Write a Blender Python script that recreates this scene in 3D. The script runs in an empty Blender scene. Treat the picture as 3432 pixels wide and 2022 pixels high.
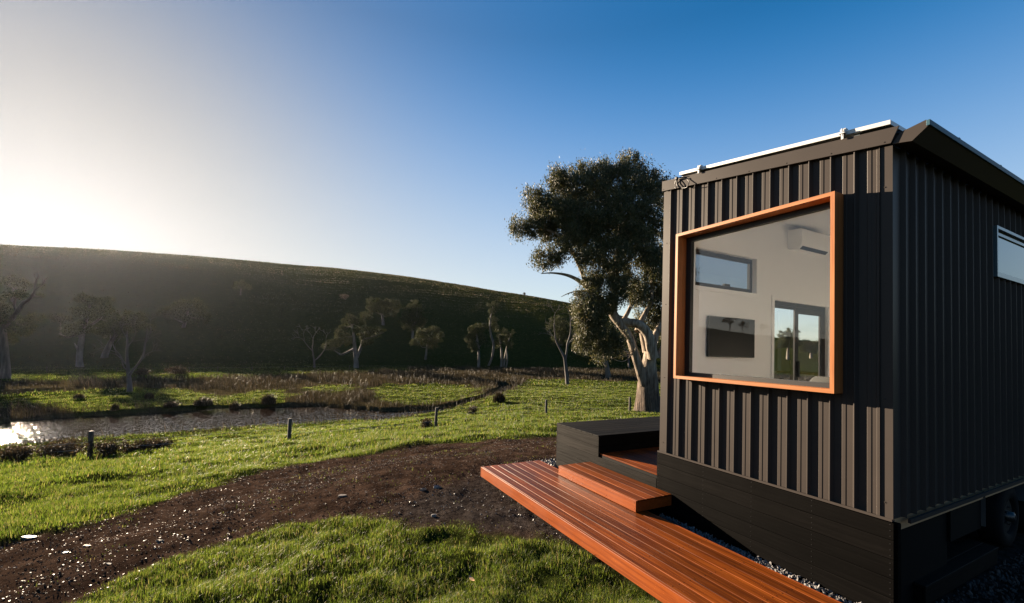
import bpy, math, random
import numpy as np
from mathutils import Vector, Matrix
random.seed(7)
RNG = np.random.default_rng(11)
scene = bpy.context.scene
COL = scene.collection
PI = math.pi

# ------------------------------------------------------------------ camera
CAM = np.array([1.60523, -4.34329, 1.27210])
YAW, PITCH, ROLL = 2.655375, 0.0364712, -0.0312321
FPX = 1427.4886 / 1.3625          # focal length in units of a 2519 px wide picture
PXC, PYC = 3432 / 2 / 1.3625, (2022 / 2 + 103.1002) / 1.3625
_f = np.array([math.cos(PITCH) * math.cos(YAW), math.cos(PITCH) * math.sin(YAW), math.sin(PITCH)])
_r = np.array([math.sin(YAW), -math.cos(YAW), 0.0])
_d = -np.cross(_r, _f)
CR = math.cos(ROLL) * _r + math.sin(ROLL) * _d
CD = -math.sin(ROLL) * _r + math.cos(ROLL) * _d
CF = _f
FW = np.array([math.cos(YAW), math.sin(YAW)])      # level forward and right in plan
RT = np.array([math.sin(YAW), -math.cos(YAW)])

def ray(px, py):
    return (px - PXC) / FPX * CR + (py - PYC) / FPX * CD + CF

def at(px, py, t):
    """world point seen at (px, py), t metres along the viewing axis"""
    return CAM + t * ray(px, py)

def on_z(px, py, z):
    D = ray(px, py)
    return CAM + (z - CAM[2]) / D[2] * D

def plan(p):
    q = np.asarray(p)[..., :2] - CAM[:2]
    return q @ RT, q @ FW

cam_data = bpy.data.cameras.new("camera")
cam = bpy.data.objects.new("camera", cam_data)
COL.objects.link(cam)
cam_data.sensor_width = 36.0
cam_data.sensor_fit = 'HORIZONTAL'
cam_data.lens = 1427.4886 / 3432 * 36
cam_data.shift_y = 103.1002 / 3432
cam_data.clip_start = 0.05
cam_data.clip_end = 5000
cam.matrix_world = Matrix(((CR[0], -CD[0], -CF[0], CAM[0]), (CR[1], -CD[1], -CF[1], CAM[1]),
                           (CR[2], -CD[2], -CF[2], CAM[2]), (0, 0, 0, 1)))
scene.camera = cam

# ------------------------------------------------------------------ light and sky
SUN = np.array([-2.56, -1.0, 0.635]); SUN /= np.linalg.norm(SUN)
SUN_EL = math.asin(SUN[2])
world = bpy.data.worlds.new("World"); scene.world = world
world.use_nodes = True
wn, wl = world.node_tree.nodes, world.node_tree.links
wn.clear()
sky = wn.new('ShaderNodeTexSky'); sky.sky_type = 'NISHITA'; sky.sun_disc = False
sky.sun_elevation = SUN_EL
sky.sun_rotation = math.atan2(SUN[0], SUN[1]) % (2 * PI)
sky.altitude = 50; sky.air_density = 1.0; sky.dust_density = 0.9; sky.ozone_density = 2.6
hsv = wn.new('ShaderNodeHueSaturation'); hsv.inputs['Value'].default_value = 1.95
# thin haze low in the sky: paler and brighter towards the horizon, deeper overhead
wtc = wn.new('ShaderNodeTexCoord'); wsep = wn.new('ShaderNodeSeparateXYZ'); wl.new(wtc.outputs['Generated'], wsep.inputs[0])
wms = wn.new('ShaderNodeMapRange'); wms.interpolation_type = 'SMOOTHSTEP'; wms.inputs[1].default_value = 0.05; wms.inputs[2].default_value = 0.62; wms.inputs[3].default_value = 0.74; wms.inputs[4].default_value = 1.42
wmv = wn.new('ShaderNodeMapRange'); wmv.inputs[1].default_value = 0.02; wmv.inputs[2].default_value = 0.60; wmv.inputs[3].default_value = 1.16; wmv.inputs[4].default_value = 0.41
wl.new(wsep.outputs['Z'], wms.inputs[0]); wl.new(wsep.outputs['Z'], wmv.inputs[0]); 
# close to the sun the glare bleaches the sky white
wgl = wn.new('ShaderNodeVectorMath'); wgl.operation = 'DOT_PRODUCT'; wgl.inputs[1].default_value = (0.25 / 5.0, 0.5 / 5.0, 0.25 / 5.0); wl.new(sky.outputs[0], wgl.inputs[0])
wg2 = wn.new('ShaderNodeMath'); wg2.operation = 'MULTIPLY_ADD'; wg2.inputs[2].default_value = 1.0; wl.new(wgl.outputs['Value'], wg2.inputs[0]); wl.new(wgl.outputs['Value'], wg2.inputs[1])
wg3 = wn.new('ShaderNodeMath'); wg3.operation = 'POWER'; wg3.inputs[1].default_value = -0.5; wl.new(wg2.outputs[0], wg3.inputs[0])
wg4 = wn.new('ShaderNodeMath'); wg4.operation = 'MULTIPLY'; wl.new(wg3.outputs[0], wg4.inputs[0]); wl.new(wms.outputs[0], wg4.inputs[1]); wl.new(wg4.outputs[0], hsv.inputs['Saturation'])
bg = wn.new('ShaderNodeBackground'); bg.inputs['Strength'].default_value = 0.05
wo = wn.new('ShaderNodeOutputWorld')
wl.new(sky.outputs[0], hsv.inputs['Color']); 
# the camera's shoulder: the bright sky round the sun rolls off smoothly
SKY_MAX = 2.5
q1 = wn.new('ShaderNodeVectorMath'); q1.operation = 'DOT_PRODUCT'; q1.inputs[1].default_value = (0.25, 0.5, 0.25)
q2 = wn.new('ShaderNodeMath'); q2.operation = 'DIVIDE'; q2.inputs[1].default_value = SKY_MAX
q3 = wn.new('ShaderNodeMath'); q3.operation = 'MULTIPLY_ADD'; q3.inputs[2].default_value = 1.0
q3b = wn.new('ShaderNodeMath'); q3b.operation = 'POWER'; q3b.inputs[1].default_value = -0.5
q4 = wn.new('ShaderNodeVectorMath'); q4.operation = 'SCALE'
wl.new(hsv.outputs[0], q1.inputs[0]); wl.new(q1.outputs['Value'], q2.inputs[0]); wl.new(q2.outputs[0], q3.inputs[0]); wl.new(q2.outputs[0], q3.inputs[1]); wl.new(q3.outputs[0], q3b.inputs[0])
wl.new(hsv.outputs[0], q4.inputs[0]); wl.new(q3b.outputs[0], q4.inputs['Scale'])
q5 = wn.new('ShaderNodeVectorMath'); q5.operation = 'SCALE'
wl.new(q4.outputs[0], q5.inputs[0]); wl.new(wmv.outputs[0], q5.inputs['Scale'])
wl.new(q5.outputs[0], bg.inputs['Color']); wl.new(bg.outputs[0], wo.inputs[0])
sl = bpy.data.lights.new("sun", 'SUN'); sl.energy = 5.0; sl.angle = math.radians(0.5); sl.color = (1.0, 0.80, 0.58)
so = bpy.data.objects.new("sun", sl); COL.objects.link(so)
so.rotation_euler = Vector(SUN).to_track_quat('Z', 'Y').to_euler()
so.location = tuple(SUN * 100)
vs = scene.view_settings
vs.view_transform = 'Standard'; vs.look = 'None'; vs.exposure = 2.65; vs.gamma = 1.0; vs.use_curve_mapping = False
scene.cycles.use_denoising = True; scene.cycles.denoising_prefilter = 'ACCURATE'; scene.cycles.use_adaptive_sampling = False
scene.cycles.max_bounces = 10; scene.cycles.diffuse_bounces = 7; scene.cycles.glossy_bounces = 4
scene.cycles.transmission_bounces = 4; scene.cycles.transparent_max_bounces = 12; scene.cycles.volume_bounces = 0
scene.cycles.sample_clamp_indirect = 6.0
scene.cycles.caustics_reflective = False; scene.cycles.caustics_refractive = False

# ------------------------------------------------------------------ object helpers
def link(name, me, mat=None, parent=None):
    o = bpy.data.objects.new(name, me); COL.objects.link(o)
    if mat is not None:
        me.materials.clear(); me.materials.append(mat)
    if parent is not None: o.parent = parent
    return o

def tag(o, label=None, cat=None, group=None, kind=None):
    if label: o['label'] = label
    if cat: o['category'] = cat
    if group: o['group'] = group
    if kind: o['kind'] = kind
    return o

def empty(name, loc=(0, 0, 0), rz=0.0):
    o = bpy.data.objects.new(name, None); COL.objects.link(o)
    o.location = tuple(float(v) for v in loc); o.rotation_euler = (0, 0, rz); o.empty_display_size = 0.1
    return o

class MB:
    """collects polygons for ONE mesh"""
    def __init__(s): s.v = []; s.f = []; s.n = 0; s.smooth = []
    def add(s, v, f, smooth=False):
        v = np.asarray(v, float).reshape(-1, 3)
        s.v.append(v)
        for q in f: s.f.append(tuple(int(i) + s.n for i in q)); s.smooth.append(smooth)
        s.n += len(v)
    def box(s, a, b, bevel=0.0):
        x0, y0, z0 = [min(a[i], b[i]) for i in range(3)]; x1, y1, z1 = [max(a[i], b[i]) for i in range(3)]
        if bevel <= 0:
            s.add([(x0, y0, z0), (x1, y0, z0), (x1, y1, z0), (x0, y1, z0), (x0, y0, z1), (x1, y0, z1), (x1, y1, z1), (x0, y1, z1)],
                  [(3, 2, 1, 0), (4, 5, 6, 7), (0, 1, 5, 4), (1, 2, 6, 5), (2, 3, 7, 6), (3, 0, 4, 7)])
            return
        c = bevel
        v = []; idx = {}
        for ix in (0, 1):
            for iy in (0, 1):
                for iz in (0, 1):
                    X, Y, Z = (x0, x1)[ix], (y0, y1)[iy], (z0, z1)[iz]
                    sx, sy, sz = (1, -1)[ix], (1, -1)[iy], (1, -1)[iz]
                    for ax in range(3):
                        p = [X + sx * c, Y + sy * c, Z + sz * c]
                        p[ax] = (X, Y, Z)[ax]
                        idx[(ix, iy, iz, ax)] = len(v); v.append(p)
        F = []
        for ax in range(3):
            o1, o2 = [(1, 2), (2, 0), (0, 1)][ax]
            for side in (0, 1):
                q = []
                for (p1, p2) in ((0, 0), (1, 0), (1, 1), (0, 1)):
                    k = [0, 0, 0]; k[ax] = side; k[o1] = p1; k[o2] = p2
                    q.append(idx[(k[0], k[1], k[2], ax)])
                F.append(q if side else q[::-1])
        for ax in range(3):
            o1, o2 = [(1, 2), (2, 0), (0, 1)][ax]
            for p1 in (0, 1):
                for p2 in (0, 1):
                    k = [0, 0, 0]; k[o1] = p1; k[o2] = p2
                    k0 = list(k); k0[ax] = 0; k1 = list(k); k1[ax] = 1
                    q = [idx[(*k0, o1)], idx[(*k1, o1)], idx[(*k1, o2)], idx[(*k0, o2)]]
                    F.append(q if (p1 == p2) else q[::-1])
        for ix in (0, 1):
            for iy in (0, 1):
                for iz in (0, 1):
                    q = [idx[(ix, iy, iz, a)] for a in range(3)]
                    F.append(q if (ix + iy + iz) % 2 else q[::-1])
        s.add(v, F)
    def prism(s, poly, axis, a, b):
        """polygon in the plane normal to axis, extruded from a to b"""
        n = len(poly); V = []
        for c in (a, b):
            for (p, q) in poly:
                V.append({0: (c, p, q), 1: (p, c, q), 2: (p, q, c)}[axis])
        F = [tuple(range(n))[::-1], tuple(range(n, 2 * n))] + [(i, (i + 1) % n, n + (i + 1) % n, n + i) for i in range(n)]
        s.add(V, F)
    def tube(s, pts, rad, seg=8, cap=True, smooth=True):
        pts = np.asarray(pts, float); rad = np.broadcast_to(np.asarray(rad, float), (len(pts),))
        n = len(pts)
        tan = np.gradient(pts, axis=0); tan /= np.linalg.norm(tan, axis=1)[:, None] + 1e-12
        ref = np.array([0.3, 0.2, 1.0]) if abs(tan[0][2]) < 0.8 else np.array([1.0, 0.2, 0.1])
        V = []
        u = np.cross(tan[0], ref); u /= np.linalg.norm(u)
        for i in range(n):
            u = u - tan[i] * (u @ tan[i]); u /= np.linalg.norm(u) + 1e-12
            w = np.cross(tan[i], u)
            for k in range(seg):
                a = 2 * PI * k / seg
                V.append(pts[i] + rad[i] * (math.cos(a) * u + math.sin(a) * w))
        F = [(i * seg + k, i * seg + (k + 1) % seg, (i + 1) * seg + (k + 1) % seg, (i + 1) * seg + k)
             for i in range(n - 1) for k in range(seg)]
        s.add(V, F, smooth)
        if cap:
            s.add([V[k] for k in range(seg)], [tuple(range(seg))[::-1]]); s.add(V[-seg:], [tuple(range(seg))])
    def build(s, name, mat, parent=None, shift=None):
        me = bpy.data.meshes.new(name)
        v = np.concatenate(s.v) if s.v else np.zeros((0, 3))
        if shift is not None: v = v - np.asarray(shift)
        me.from_pydata([tuple(map(float, p)) for p in v], [], s.f)
        me.polygons.foreach_set('use_smooth', s.smooth)
        bm_fix(me)
        return link(name, me, mat, parent)

def bm_fix(me):
    import bmesh
    bm = bmesh.new(); bm.from_mesh(me); bmesh.ops.recalc_face_normals(bm, faces=bm.faces); bm.to_mesh(me); bm.free(); me.update()

def np_mesh(name, V, F, mat, parent=None, smooth=False, attrs=None):
    """V (n,3); F (m,k) all faces with k corners, or a list of such arrays"""
    if not isinstance(F, (list, tuple)): F = [F]
    me = bpy.data.meshes.new(name)
    me.vertices.add(len(V)); me.vertices.foreach_set('co', np.ascontiguousarray(V, np.float32).ravel())
    loops = np.concatenate([f.ravel() for f in F]).astype(np.int32)
    tot = np.concatenate([np.full(len(f), f.shape[1], np.int32) for f in F])
    start = np.concatenate([[0], np.cumsum(tot)[:-1]]).astype(np.int32)
    me.loops.add(len(loops)); me.loops.foreach_set('vertex_index', loops)
    me.polygons.add(len(tot)); me.polygons.foreach_set('loop_start', start); me.polygons.foreach_set('loop_total', tot)
    me.polygons.foreach_set('use_smooth', np.full(len(tot), smooth))
    for k, a in (attrs or {}).items():
        at_ = me.attributes.new(k, 'FLOAT', 'POINT'); at_.data.foreach_set('value', np.ascontiguousarray(a, np.float32))
    me.update(calc_edges=True); me.validate()
    return link(name, me, mat, parent)

# ------------------------------------------------------------------ materials
def mat(name):
    m = bpy.data.materials.new(name); m.use_nodes = True
    nt = m.node_tree; nt.nodes.clear()
    out = nt.nodes.new('ShaderNodeOutputMaterial')
    return m, nt, out

def N(nt, t, **kw):
    n = nt.nodes.new(t)
    for k, v in kw.items():
        if k in n.inputs: n.inputs[k].default_value = v
        else: setattr(n, k, v)
    return n

def noise_ramp(nt, scale, stops, coord='Object', detail=5, rough=0.6, stretch=None, fac=None):
    """colour ramp over a noise texture"""
    r = N(nt, 'ShaderNodeValToRGB')
    el = r.color_ramp.elements
    while len(el) < len(stops): el.new(0.5)
    for e, (p, c) in zip(el, stops): e.position = p; e.color = (*c, 1)
    if fac is None:
        tc = N(nt, 'ShaderNodeTexCoord'); mp = N(nt, 'ShaderNodeMapping')
        if stretch: mp.inputs['Scale'].default_value = stretch
        nt.links.new(tc.outputs[coord], mp.inputs[0])
        no = N(nt, 'ShaderNodeTexNoise', Scale=scale, Detail=detail, Roughness=rough)
        nt.links.new(mp.outputs[0], no.inputs['Vector'])
        fac = no.outputs['Fac']
    nt.links.new(fac, r.inputs[0])
    return r, fac

def principled(name, stops, scale=4, rough=0.6, metallic=0.0, spec=0.5, bump=0.0, bscale=None, stretch=None, rough_var=0.0, coat=0.0):
    m, nt, out = mat(name)
    b = N(nt, 'ShaderNodeBsdfPrincipled', Roughness=rough, Metallic=metallic)
    b.inputs['Specular IOR Level'].default_value = spec
    if coat: b.inputs['Coat Weight'].default_value = coat
    r, fac = noise_ramp(nt, scale, stops, stretch=stretch)
    nt.links.new(r.outputs[0], b.inputs['Base Color'])
    if rough_var:
        mr = N(nt, 'ShaderNodeMapRange'); mr.inputs[3].default_value = rough - rough_var; mr.inputs[4].default_value = rough + rough_var
        nt.links.new(fac, mr.inputs[0]); nt.links.new(mr.outputs[0], b.inputs['Roughness'])
    if bump:
        tc = N(nt, 'ShaderNodeTexCoord'); mp = N(nt, 'ShaderNodeMapping')
        if stretch: mp.inputs['Scale'].default_value = stretch
        nt.links.new(tc.outputs['Object'], mp.inputs[0])
        no = N(nt, 'ShaderNodeTexNoise', Scale=bscale or scale * 4, Detail=6)
        nt.links.new(mp.outputs[0], no.inputs['Vector'])
        bu = N(nt, 'ShaderNodeBump', Strength=bump, Distance=0.02)
        nt.links.new(no.outputs['Fac'], bu.inputs['Height']); nt.links.new(bu.outputs[0], b.inputs['Normal'])
    nt.links.new(b.outputs[0], out.inputs[0])
    return m

def board_mat(name, c0, c1, c2, rough, axis, coat=0.0, spec=0.5, bump=0.15):
    """timber boards: grain along axis, each board (mesh island) its own tone"""
    m, nt, out = mat(name)
    b = N(nt, 'ShaderNodeBsdfPrincipled', Roughness=rough)
    b.inputs['Specular IOR Level'].default_value = spec
    if coat: b.inputs['Coat Weight'].default_value = coat; b.inputs['Coat Roughness'].default_value = 0.25
    geo = N(nt, 'ShaderNodeNewGeometry')
    tc = N(nt, 'ShaderNodeTexCoord')
    off = N(nt, 'ShaderNodeVectorMath', operation='ADD')
    sc = N(nt, 'ShaderNodeMath', operation='MULTIPLY'); sc.inputs[1].default_value = 37.0
    nt.links.new(geo.outputs['Random Per Island'], sc.inputs[0])
    nt.links.new(tc.outputs['Object'], off.inputs[0]); nt.links.new(sc.outputs[0], off.inputs[1])
    mp = N(nt, 'ShaderNodeMapping')
    s3 = [22, 22, 22]; s3[axis] = 0.9
    mp.inputs['Scale'].default_value = s3
    nt.links.new(off.outputs[0], mp.inputs[0])
    no = N(nt, 'ShaderNodeTexNoise', Scale=1.6, Detail=7, Roughness=0.62, Distortion=0.6)
    nt.links.new(mp.outputs[0], no.inputs['Vector'])
    r, _ = noise_ramp(nt, 1, [(0.28, c0), (0.5, c1), (0.74, c2)], fac=no.outputs['Fac'])
    hs = N(nt, 'ShaderNodeHueSaturation')
    mr = N(nt, 'ShaderNodeMapRange'); mr.inputs[3].default_value = 0.58; mr.inputs[4].default_value = 1.38
    nt.links.new(geo.outputs['Random Per Island'], mr.inputs[0]); nt.links.new(mr.outputs[0], hs.inputs['Value'])
    nt.links.new(r.outputs[0], hs.inputs['Color']); nt.links.new(hs.outputs[0], b.inputs['Base Color'])
    no2 = N(nt, 'ShaderNodeTexNoise', Scale=3.0, Detail=4)
    nt.links.new(tc.outputs['Object'], no2.inputs['Vector'])
    mr2 = N(nt, 'ShaderNodeMapRange'); mr2.inputs[3].default_value = rough - 0.1; mr2.inputs[4].default_value = rough + 0.14
    nt.links.new(no2.outputs['Fac'], mr2.inputs[0]); nt.links.new(mr2.outputs[0], b.inputs['Roughness'])
    bu = N(nt, 'ShaderNodeBump', Strength=bump, Distance=0.01)
    nt.links.new(no.outputs['Fac'], bu.inputs['Height']); nt.links.new(bu.outputs[0], b.inputs['Normal'])
    nt.links.new(b.outputs[0], out.inputs[0])
    return m

def leaf_mat(name, stops, trans=0.5, gloss=0.25, rough=0.45, tcol=1.0, spec=0.4):
    """leaf or blade: colour by island, some light shining through"""
    m, nt, out = mat(name)
    geo = N(nt, 'ShaderNodeNewGeometry')
    r, _ = noise_ramp(nt, 1, stops, fac=geo.outputs['Random Per Island'])
    b = N(nt, 'ShaderNodeBsdfPrincipled', Roughness=rough)
    b.inputs['Specular IOR Level'].default_value = spec
    nt.links.new(r.outputs[0], b.inputs['Base Color'])
    t = N(nt, 'ShaderNodeBsdfTranslucent')
    hs = N(nt, 'ShaderNodeHueSaturation', Value=tcol)
    hs.inputs['Hue'].default_value = 0.485
    nt.links.new(r.outputs[0], hs.inputs['Color']); nt.links.new(hs.outputs[0], t.inputs['Color'])
    mx = N(nt, 'ShaderNodeMixShader'); mx.inputs[0].default_value = trans
    nt.links.new(b.outputs[0], mx.inputs[1]); nt.links.new(t.outputs[0], mx.inputs[2])
    nt.links.new(mx.outputs[0], out.inputs[0])
    return m

def glass_mat(name, ior=1.5, tint=(0.93, 0.95, 0.94)):
    m, nt, out = mat(name)
    # Schlick reflectance, the same from both sides of a thin pane
    f0 = ((ior - 1) / (ior + 1)) ** 2
    geo = N(nt, 'ShaderNodeNewGeometry'); dt = N(nt, 'ShaderNodeVectorMath', operation='DOT_PRODUCT')
    nt.links.new(geo.outputs['Normal'], dt.inputs[0]); nt.links.new(geo.outputs['Incoming'], dt.inputs[1])
    ab = N(nt, 'ShaderNodeMath', operation='ABSOLUTE'); nt.links.new(dt.outputs['Value'], ab.inputs[0])
    om = N(nt, 'ShaderNodeMath', operation='SUBTRACT'); om.inputs[0].default_value = 1.0; nt.links.new(ab.outputs[0], om.inputs[1])
    pw = N(nt, 'ShaderNodeMath', operation='POWER'); pw.inputs[1].default_value = 5.0; nt.links.new(om.outputs[0], pw.inputs[0])
    fr = N(nt, 'ShaderNodeMath', operation='MULTIPLY_ADD'); fr.inputs[1].default_value = 1 - f0; fr.inputs[2].default_value = f0; nt.links.new(pw.outputs[0], fr.inputs[0])
    tr = N(nt, 'ShaderNodeBsdfTransparent', Color=(*tint, 1))
    gl = N(nt, 'ShaderNodeBsdfGlossy', Roughness=0.0, Color=(1, 1, 1, 1))
    mx = N(nt, 'ShaderNodeMixShader')
    nt.links.new(fr.outputs[0], mx.inputs[0]); nt.links.new(tr.outputs[0], mx.inputs[1]); nt.links.new(gl.outputs[0], mx.inputs[2])
    nt.links.new(mx.outputs[0], out.inputs[0])
    return m

def flat(c, d=0.15):
    return [(0.3, tuple(v * (1 - d) for v in c)), (0.7, tuple(min(1, v * (1 + d)) for v in c))]

M = {}
M['clad'] = principled('charcoal steel cladding', flat((0.0310, 0.0260, 0.0236), 0.06), scale=3, rough=0.45, spec=0.10, bump=0.01, bscale=300)
M['trim'] = principled('charcoal steel flashing', flat((0.0335, 0.0285, 0.0260), 0.06), scale=3, rough=0.42, spec=0.10, bump=0.01, bscale=300)
M['char'] = board_mat('charred timber boards', (0.0007, 0.0005, 0.0005), (0.0014, 0.0012, 0.0011), (0.0028, 0.0024, 0.0022), 0.75, 0, spec=0.03, bump=0.35)
M['char_y'] = board_mat('charred timber boards lengthwise', (0.0015, 0.0013, 0.0013), (0.0029, 0.0026, 0.0024), (0.0052, 0.0046, 0.0043), 0.65, 1, spec=0.06, bump=0.35)
M['char_sheen'] = board_mat('charred boards with sheen in colour', (0.0014, 0.0011, 0.0010), (0.0044, 0.0037, 0.0032), (0.0110, 0.0094, 0.0084), 0.7, 0, spec=0.05, bump=0.6)  # lighter copy of the charred boards, sunlit sheen put into the colour
M['deck'] = board_mat('oiled hardwood decking', (0.036, 0.0068, 0.0010), (0.110, 0.0250, 0.0029), (0.215, 0.055, 0.0068), 0.36, 0, spec=0.17, bump=0.12)
M['deckf'] = board_mat('oiled hardwood fascia', (0.13, 0.026, 0.0036), (0.205, 0.044, 0.0064), (0.28, 0.068, 0.011), 0.42, 0, spec=0.2, bump=0.1)
M['cedar'] = board_mat('cedar window frame cedar', (0.175, 0.058, 0.0155), (0.245, 0.087, 0.0245), (0.31, 0.122, 0.039), 0.45, 0, spec=0.3, bump=0.08)
M['cedar_z'] = board_mat('cedar window frame cedar_z', (0.175, 0.058, 0.0155), (0.245, 0.087, 0.0245), (0.31, 0.122, 0.039), 0.45, 2, spec=0.3, bump=0.08)
M['black'] = principled('black anodised aluminium', flat((0.0060, 0.0060, 0.0065)), rough=0.4)
M['alu'] = principled('silver aluminium', flat((0.26, 0.29, 0.31), 0.05), rough=0.3, metallic=0.7)
M['capping'] = principled('blue grey steel capping', flat((0.022, 0.060, 0.085), 0.05), rough=0.5, metallic=0.0, spec=0.15)
M['frame_alu'] = principled('dull blue grey aluminium', flat((0.10, 0.16, 0.20), 0.05), rough=0.3, metallic=0.6)
M['whitealu'] = principled('pale panel frame', flat((0.42, 0.42, 0.42), 0.04), rough=0.45, metallic=0.2)
M['pvcell'] = principled('solar cell glass', flat((0.01, 0.012, 0.03)), rough=0.1)
M['glass'] = glass_mat('picture window glass', 1.72, (0.97, 0.98, 0.98))
M['glass2'] = glass_mat('window glass', 1.75, (0.55, 0.57, 0.58))
M['paint'] = principled('white interior paint', flat((0.74, 0.745, 0.75), 0.015), rough=0.55)
M['floor'] = principled('oak floor', flat((0.30, 0.19, 0.10), 0.2), scale=2, rough=0.5, stretch=(6, 0.8, 6))
M['plastic'] = principled('white plastic', flat((0.78, 0.78, 0.77), 0.02), rough=0.35)
M['tv'] = principled('dark screen', flat((0.004, 0.004, 0.0045)), rough=0.4, spec=0.15)
M['rubber'] = principled('black rubber', flat((0.0052, 0.0052, 0.0056)), rough=0.85, spec=0.08)
M['rim'] = principled('dull steel rim', flat((0.0450, 0.0468, 0.0486)), rough=0.4, metallic=0.8)
M['fabric'] = principled('dark fabric', flat((0.03, 0.03, 0.028)), rough=0.9, bump=0.2, bscale=200)
M['post'] = principled('weathered fence timber', [(0.3, (0.0210, 0.0160, 0.0118)), (0.7, (0.0546, 0.0441, 0.0336))], scale=3, rough=0.85, bump=0.4, stretch=(6, 6, 0.6))
M['wire'] = principled('galvanised wire', flat((0.35, 0.33, 0.30)), rough=0.45, metallic=0.7)
M['cable'] = principled('black cable', flat((0.01, 0.01, 0.011)), rough=0.5)
M['bark'] = principled('pale gum bark', [(0.32, (0.0357, 0.0266, 0.0193)), (0.5, (0.1020, 0.0842, 0.0663)), (0.68, (0.1632, 0.1402, 0.1147))], scale=1.4, rough=0.8, bump=0.5, bscale=5, stretch=(1, 1, 0.35))
M['oldbark'] = principled('rough gum bark', [(0.3, (0.0314, 0.0224, 0.0157)), (0.55, (0.0986, 0.0739, 0.0538)), (0.72, (0.1613, 0.1299, 0.0986))], scale=2.2, rough=0.9, bump=0.9, bscale=6, stretch=(1.6, 1.6, 0.25))
def gum_bark():
    # rough brown stocking low on the trunk, smooth pale bark above, with long streaks
    m, nt, out = mat('old gum bark'); L = nt.links.new
    b = N(nt, 'ShaderNodeBsdfPrincipled', Roughness=0.85); b.inputs['Specular IOR Level'].default_value = 0.2
    tc = N(nt, 'ShaderNodeTexCoord'); mp = N(nt, 'ShaderNodeMapping'); mp.inputs['Scale'].default_value = (2.6, 2.6, 0.28)
    L(tc.outputs['Object'], mp.inputs[0])
    n1 = N(nt, 'ShaderNodeTexNoise', Scale=2.2, Detail=8, Roughness=0.65, Distortion=0.5); L(mp.outputs[0], n1.inputs['Vector'])
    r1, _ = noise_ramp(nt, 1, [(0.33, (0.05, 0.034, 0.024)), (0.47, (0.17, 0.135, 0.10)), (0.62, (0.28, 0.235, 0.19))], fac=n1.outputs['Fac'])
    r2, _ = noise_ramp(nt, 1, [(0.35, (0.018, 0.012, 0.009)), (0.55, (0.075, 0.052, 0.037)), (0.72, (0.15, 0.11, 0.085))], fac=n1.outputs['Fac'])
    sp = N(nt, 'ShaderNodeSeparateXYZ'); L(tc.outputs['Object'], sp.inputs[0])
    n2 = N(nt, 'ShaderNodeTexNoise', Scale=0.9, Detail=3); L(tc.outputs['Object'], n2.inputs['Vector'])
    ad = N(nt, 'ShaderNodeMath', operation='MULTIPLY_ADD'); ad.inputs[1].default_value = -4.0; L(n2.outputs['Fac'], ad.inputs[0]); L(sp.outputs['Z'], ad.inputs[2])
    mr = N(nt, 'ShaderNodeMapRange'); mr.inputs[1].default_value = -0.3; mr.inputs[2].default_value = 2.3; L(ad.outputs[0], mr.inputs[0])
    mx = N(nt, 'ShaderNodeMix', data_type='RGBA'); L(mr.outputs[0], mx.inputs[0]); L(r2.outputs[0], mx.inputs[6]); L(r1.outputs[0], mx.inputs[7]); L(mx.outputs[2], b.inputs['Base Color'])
    bu = N(nt, 'ShaderNodeBump', Strength=0.9, Distance=0.12); L(n1.outputs['Fac'], bu.inputs['Height']); L(bu.outputs[0], b.inputs['Normal'])
    L(b.outputs[0], out.inputs[0]); return m
M['gumbark'] = gum_bark()
M['clod'] = principled('brown earth clods', [(0.3, (0.0225, 0.0142, 0.0105)), (0.7, (0.0638, 0.0420, 0.0315))], scale=5, rough=0.95, spec=0.05)
M['deadwood'] = principled('bleached dead wood', [(0.3, (0.0294, 0.0235, 0.0206)), (0.65, (0.0764, 0.0662, 0.0588))], scale=1.2, rough=0.85, stretch=(1, 1, 0.3))
M['leaf'] = leaf_mat('gum leaves', [(0.0, (0.0224, 0.0286, 0.0112)), (0.5, (0.0446, 0.0510, 0.0176)), (0.85, (0.0797, 0.0765, 0.0286)), (1.0, (0.1356, 0.1148, 0.0478))], trans=0.3, rough=0.5, tcol=1.2, spec=0.3)
M['farleaf'] = leaf_mat('distant gum leaves', [(0.0, (0.0142, 0.0218, 0.0065)), (0.6, (0.0361, 0.0456, 0.0133)), (1.0, (0.0912, 0.0893, 0.0304))], trans=0.18, rough=0.7, spec=0.12)
M['grass'] = leaf_mat('green grass blades', [(0.0, (0.0144, 0.0306, 0.0036)), (0.45, (0.0405, 0.0702, 0.0072)), (0.84, (0.0765, 0.1035, 0.0126)), (1.0, (0.1530, 0.1260, 0.0495))], trans=0.52, rough=0.5, tcol=1.5, spec=0.2)
M['hillgrass'] = leaf_mat('dry hill grass', [(0.0, (0.014, 0.018, 0.005)), (0.55, (0.034, 0.036, 0.011)), (1.0, (0.085, 0.068, 0.032))], trans=0.45, rough=0.6, tcol=1.3, spec=0.15)
M['rush'] = leaf_mat('brown rushes', [(0.0, (0.010, 0.0088, 0.0040)), (0.55, (0.024, 0.0195, 0.0090)), (0.9, (0.045, 0.036, 0.0175)), (1.0, (0.080, 0.062, 0.033))], trans=0.28, rough=0.6, spec=0.15)
M['gorse'] = leaf_mat('scrub leaves', [(0.0, (0.0112, 0.0101, 0.0045)), (0.6, (0.0308, 0.0235, 0.0101)), (1.0, (0.0672, 0.0476, 0.0224))], trans=0.3, rough=0.6, spec=0.2)
M['stone'] = principled('flat shale stone', [(0.3, (0.0480, 0.0384, 0.0336)), (0.7, (0.1360, 0.1160, 0.1040))], scale=3, rough=0.55, spec=0.22, bump=0.2)
M['bluestone'] = principled('blue grey gravel', [(0.3, (0.0560, 0.0560, 0.0588)), (0.7, (0.1680, 0.1624, 0.1624))], scale=6, rough=0.5, spec=0.5)
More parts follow.
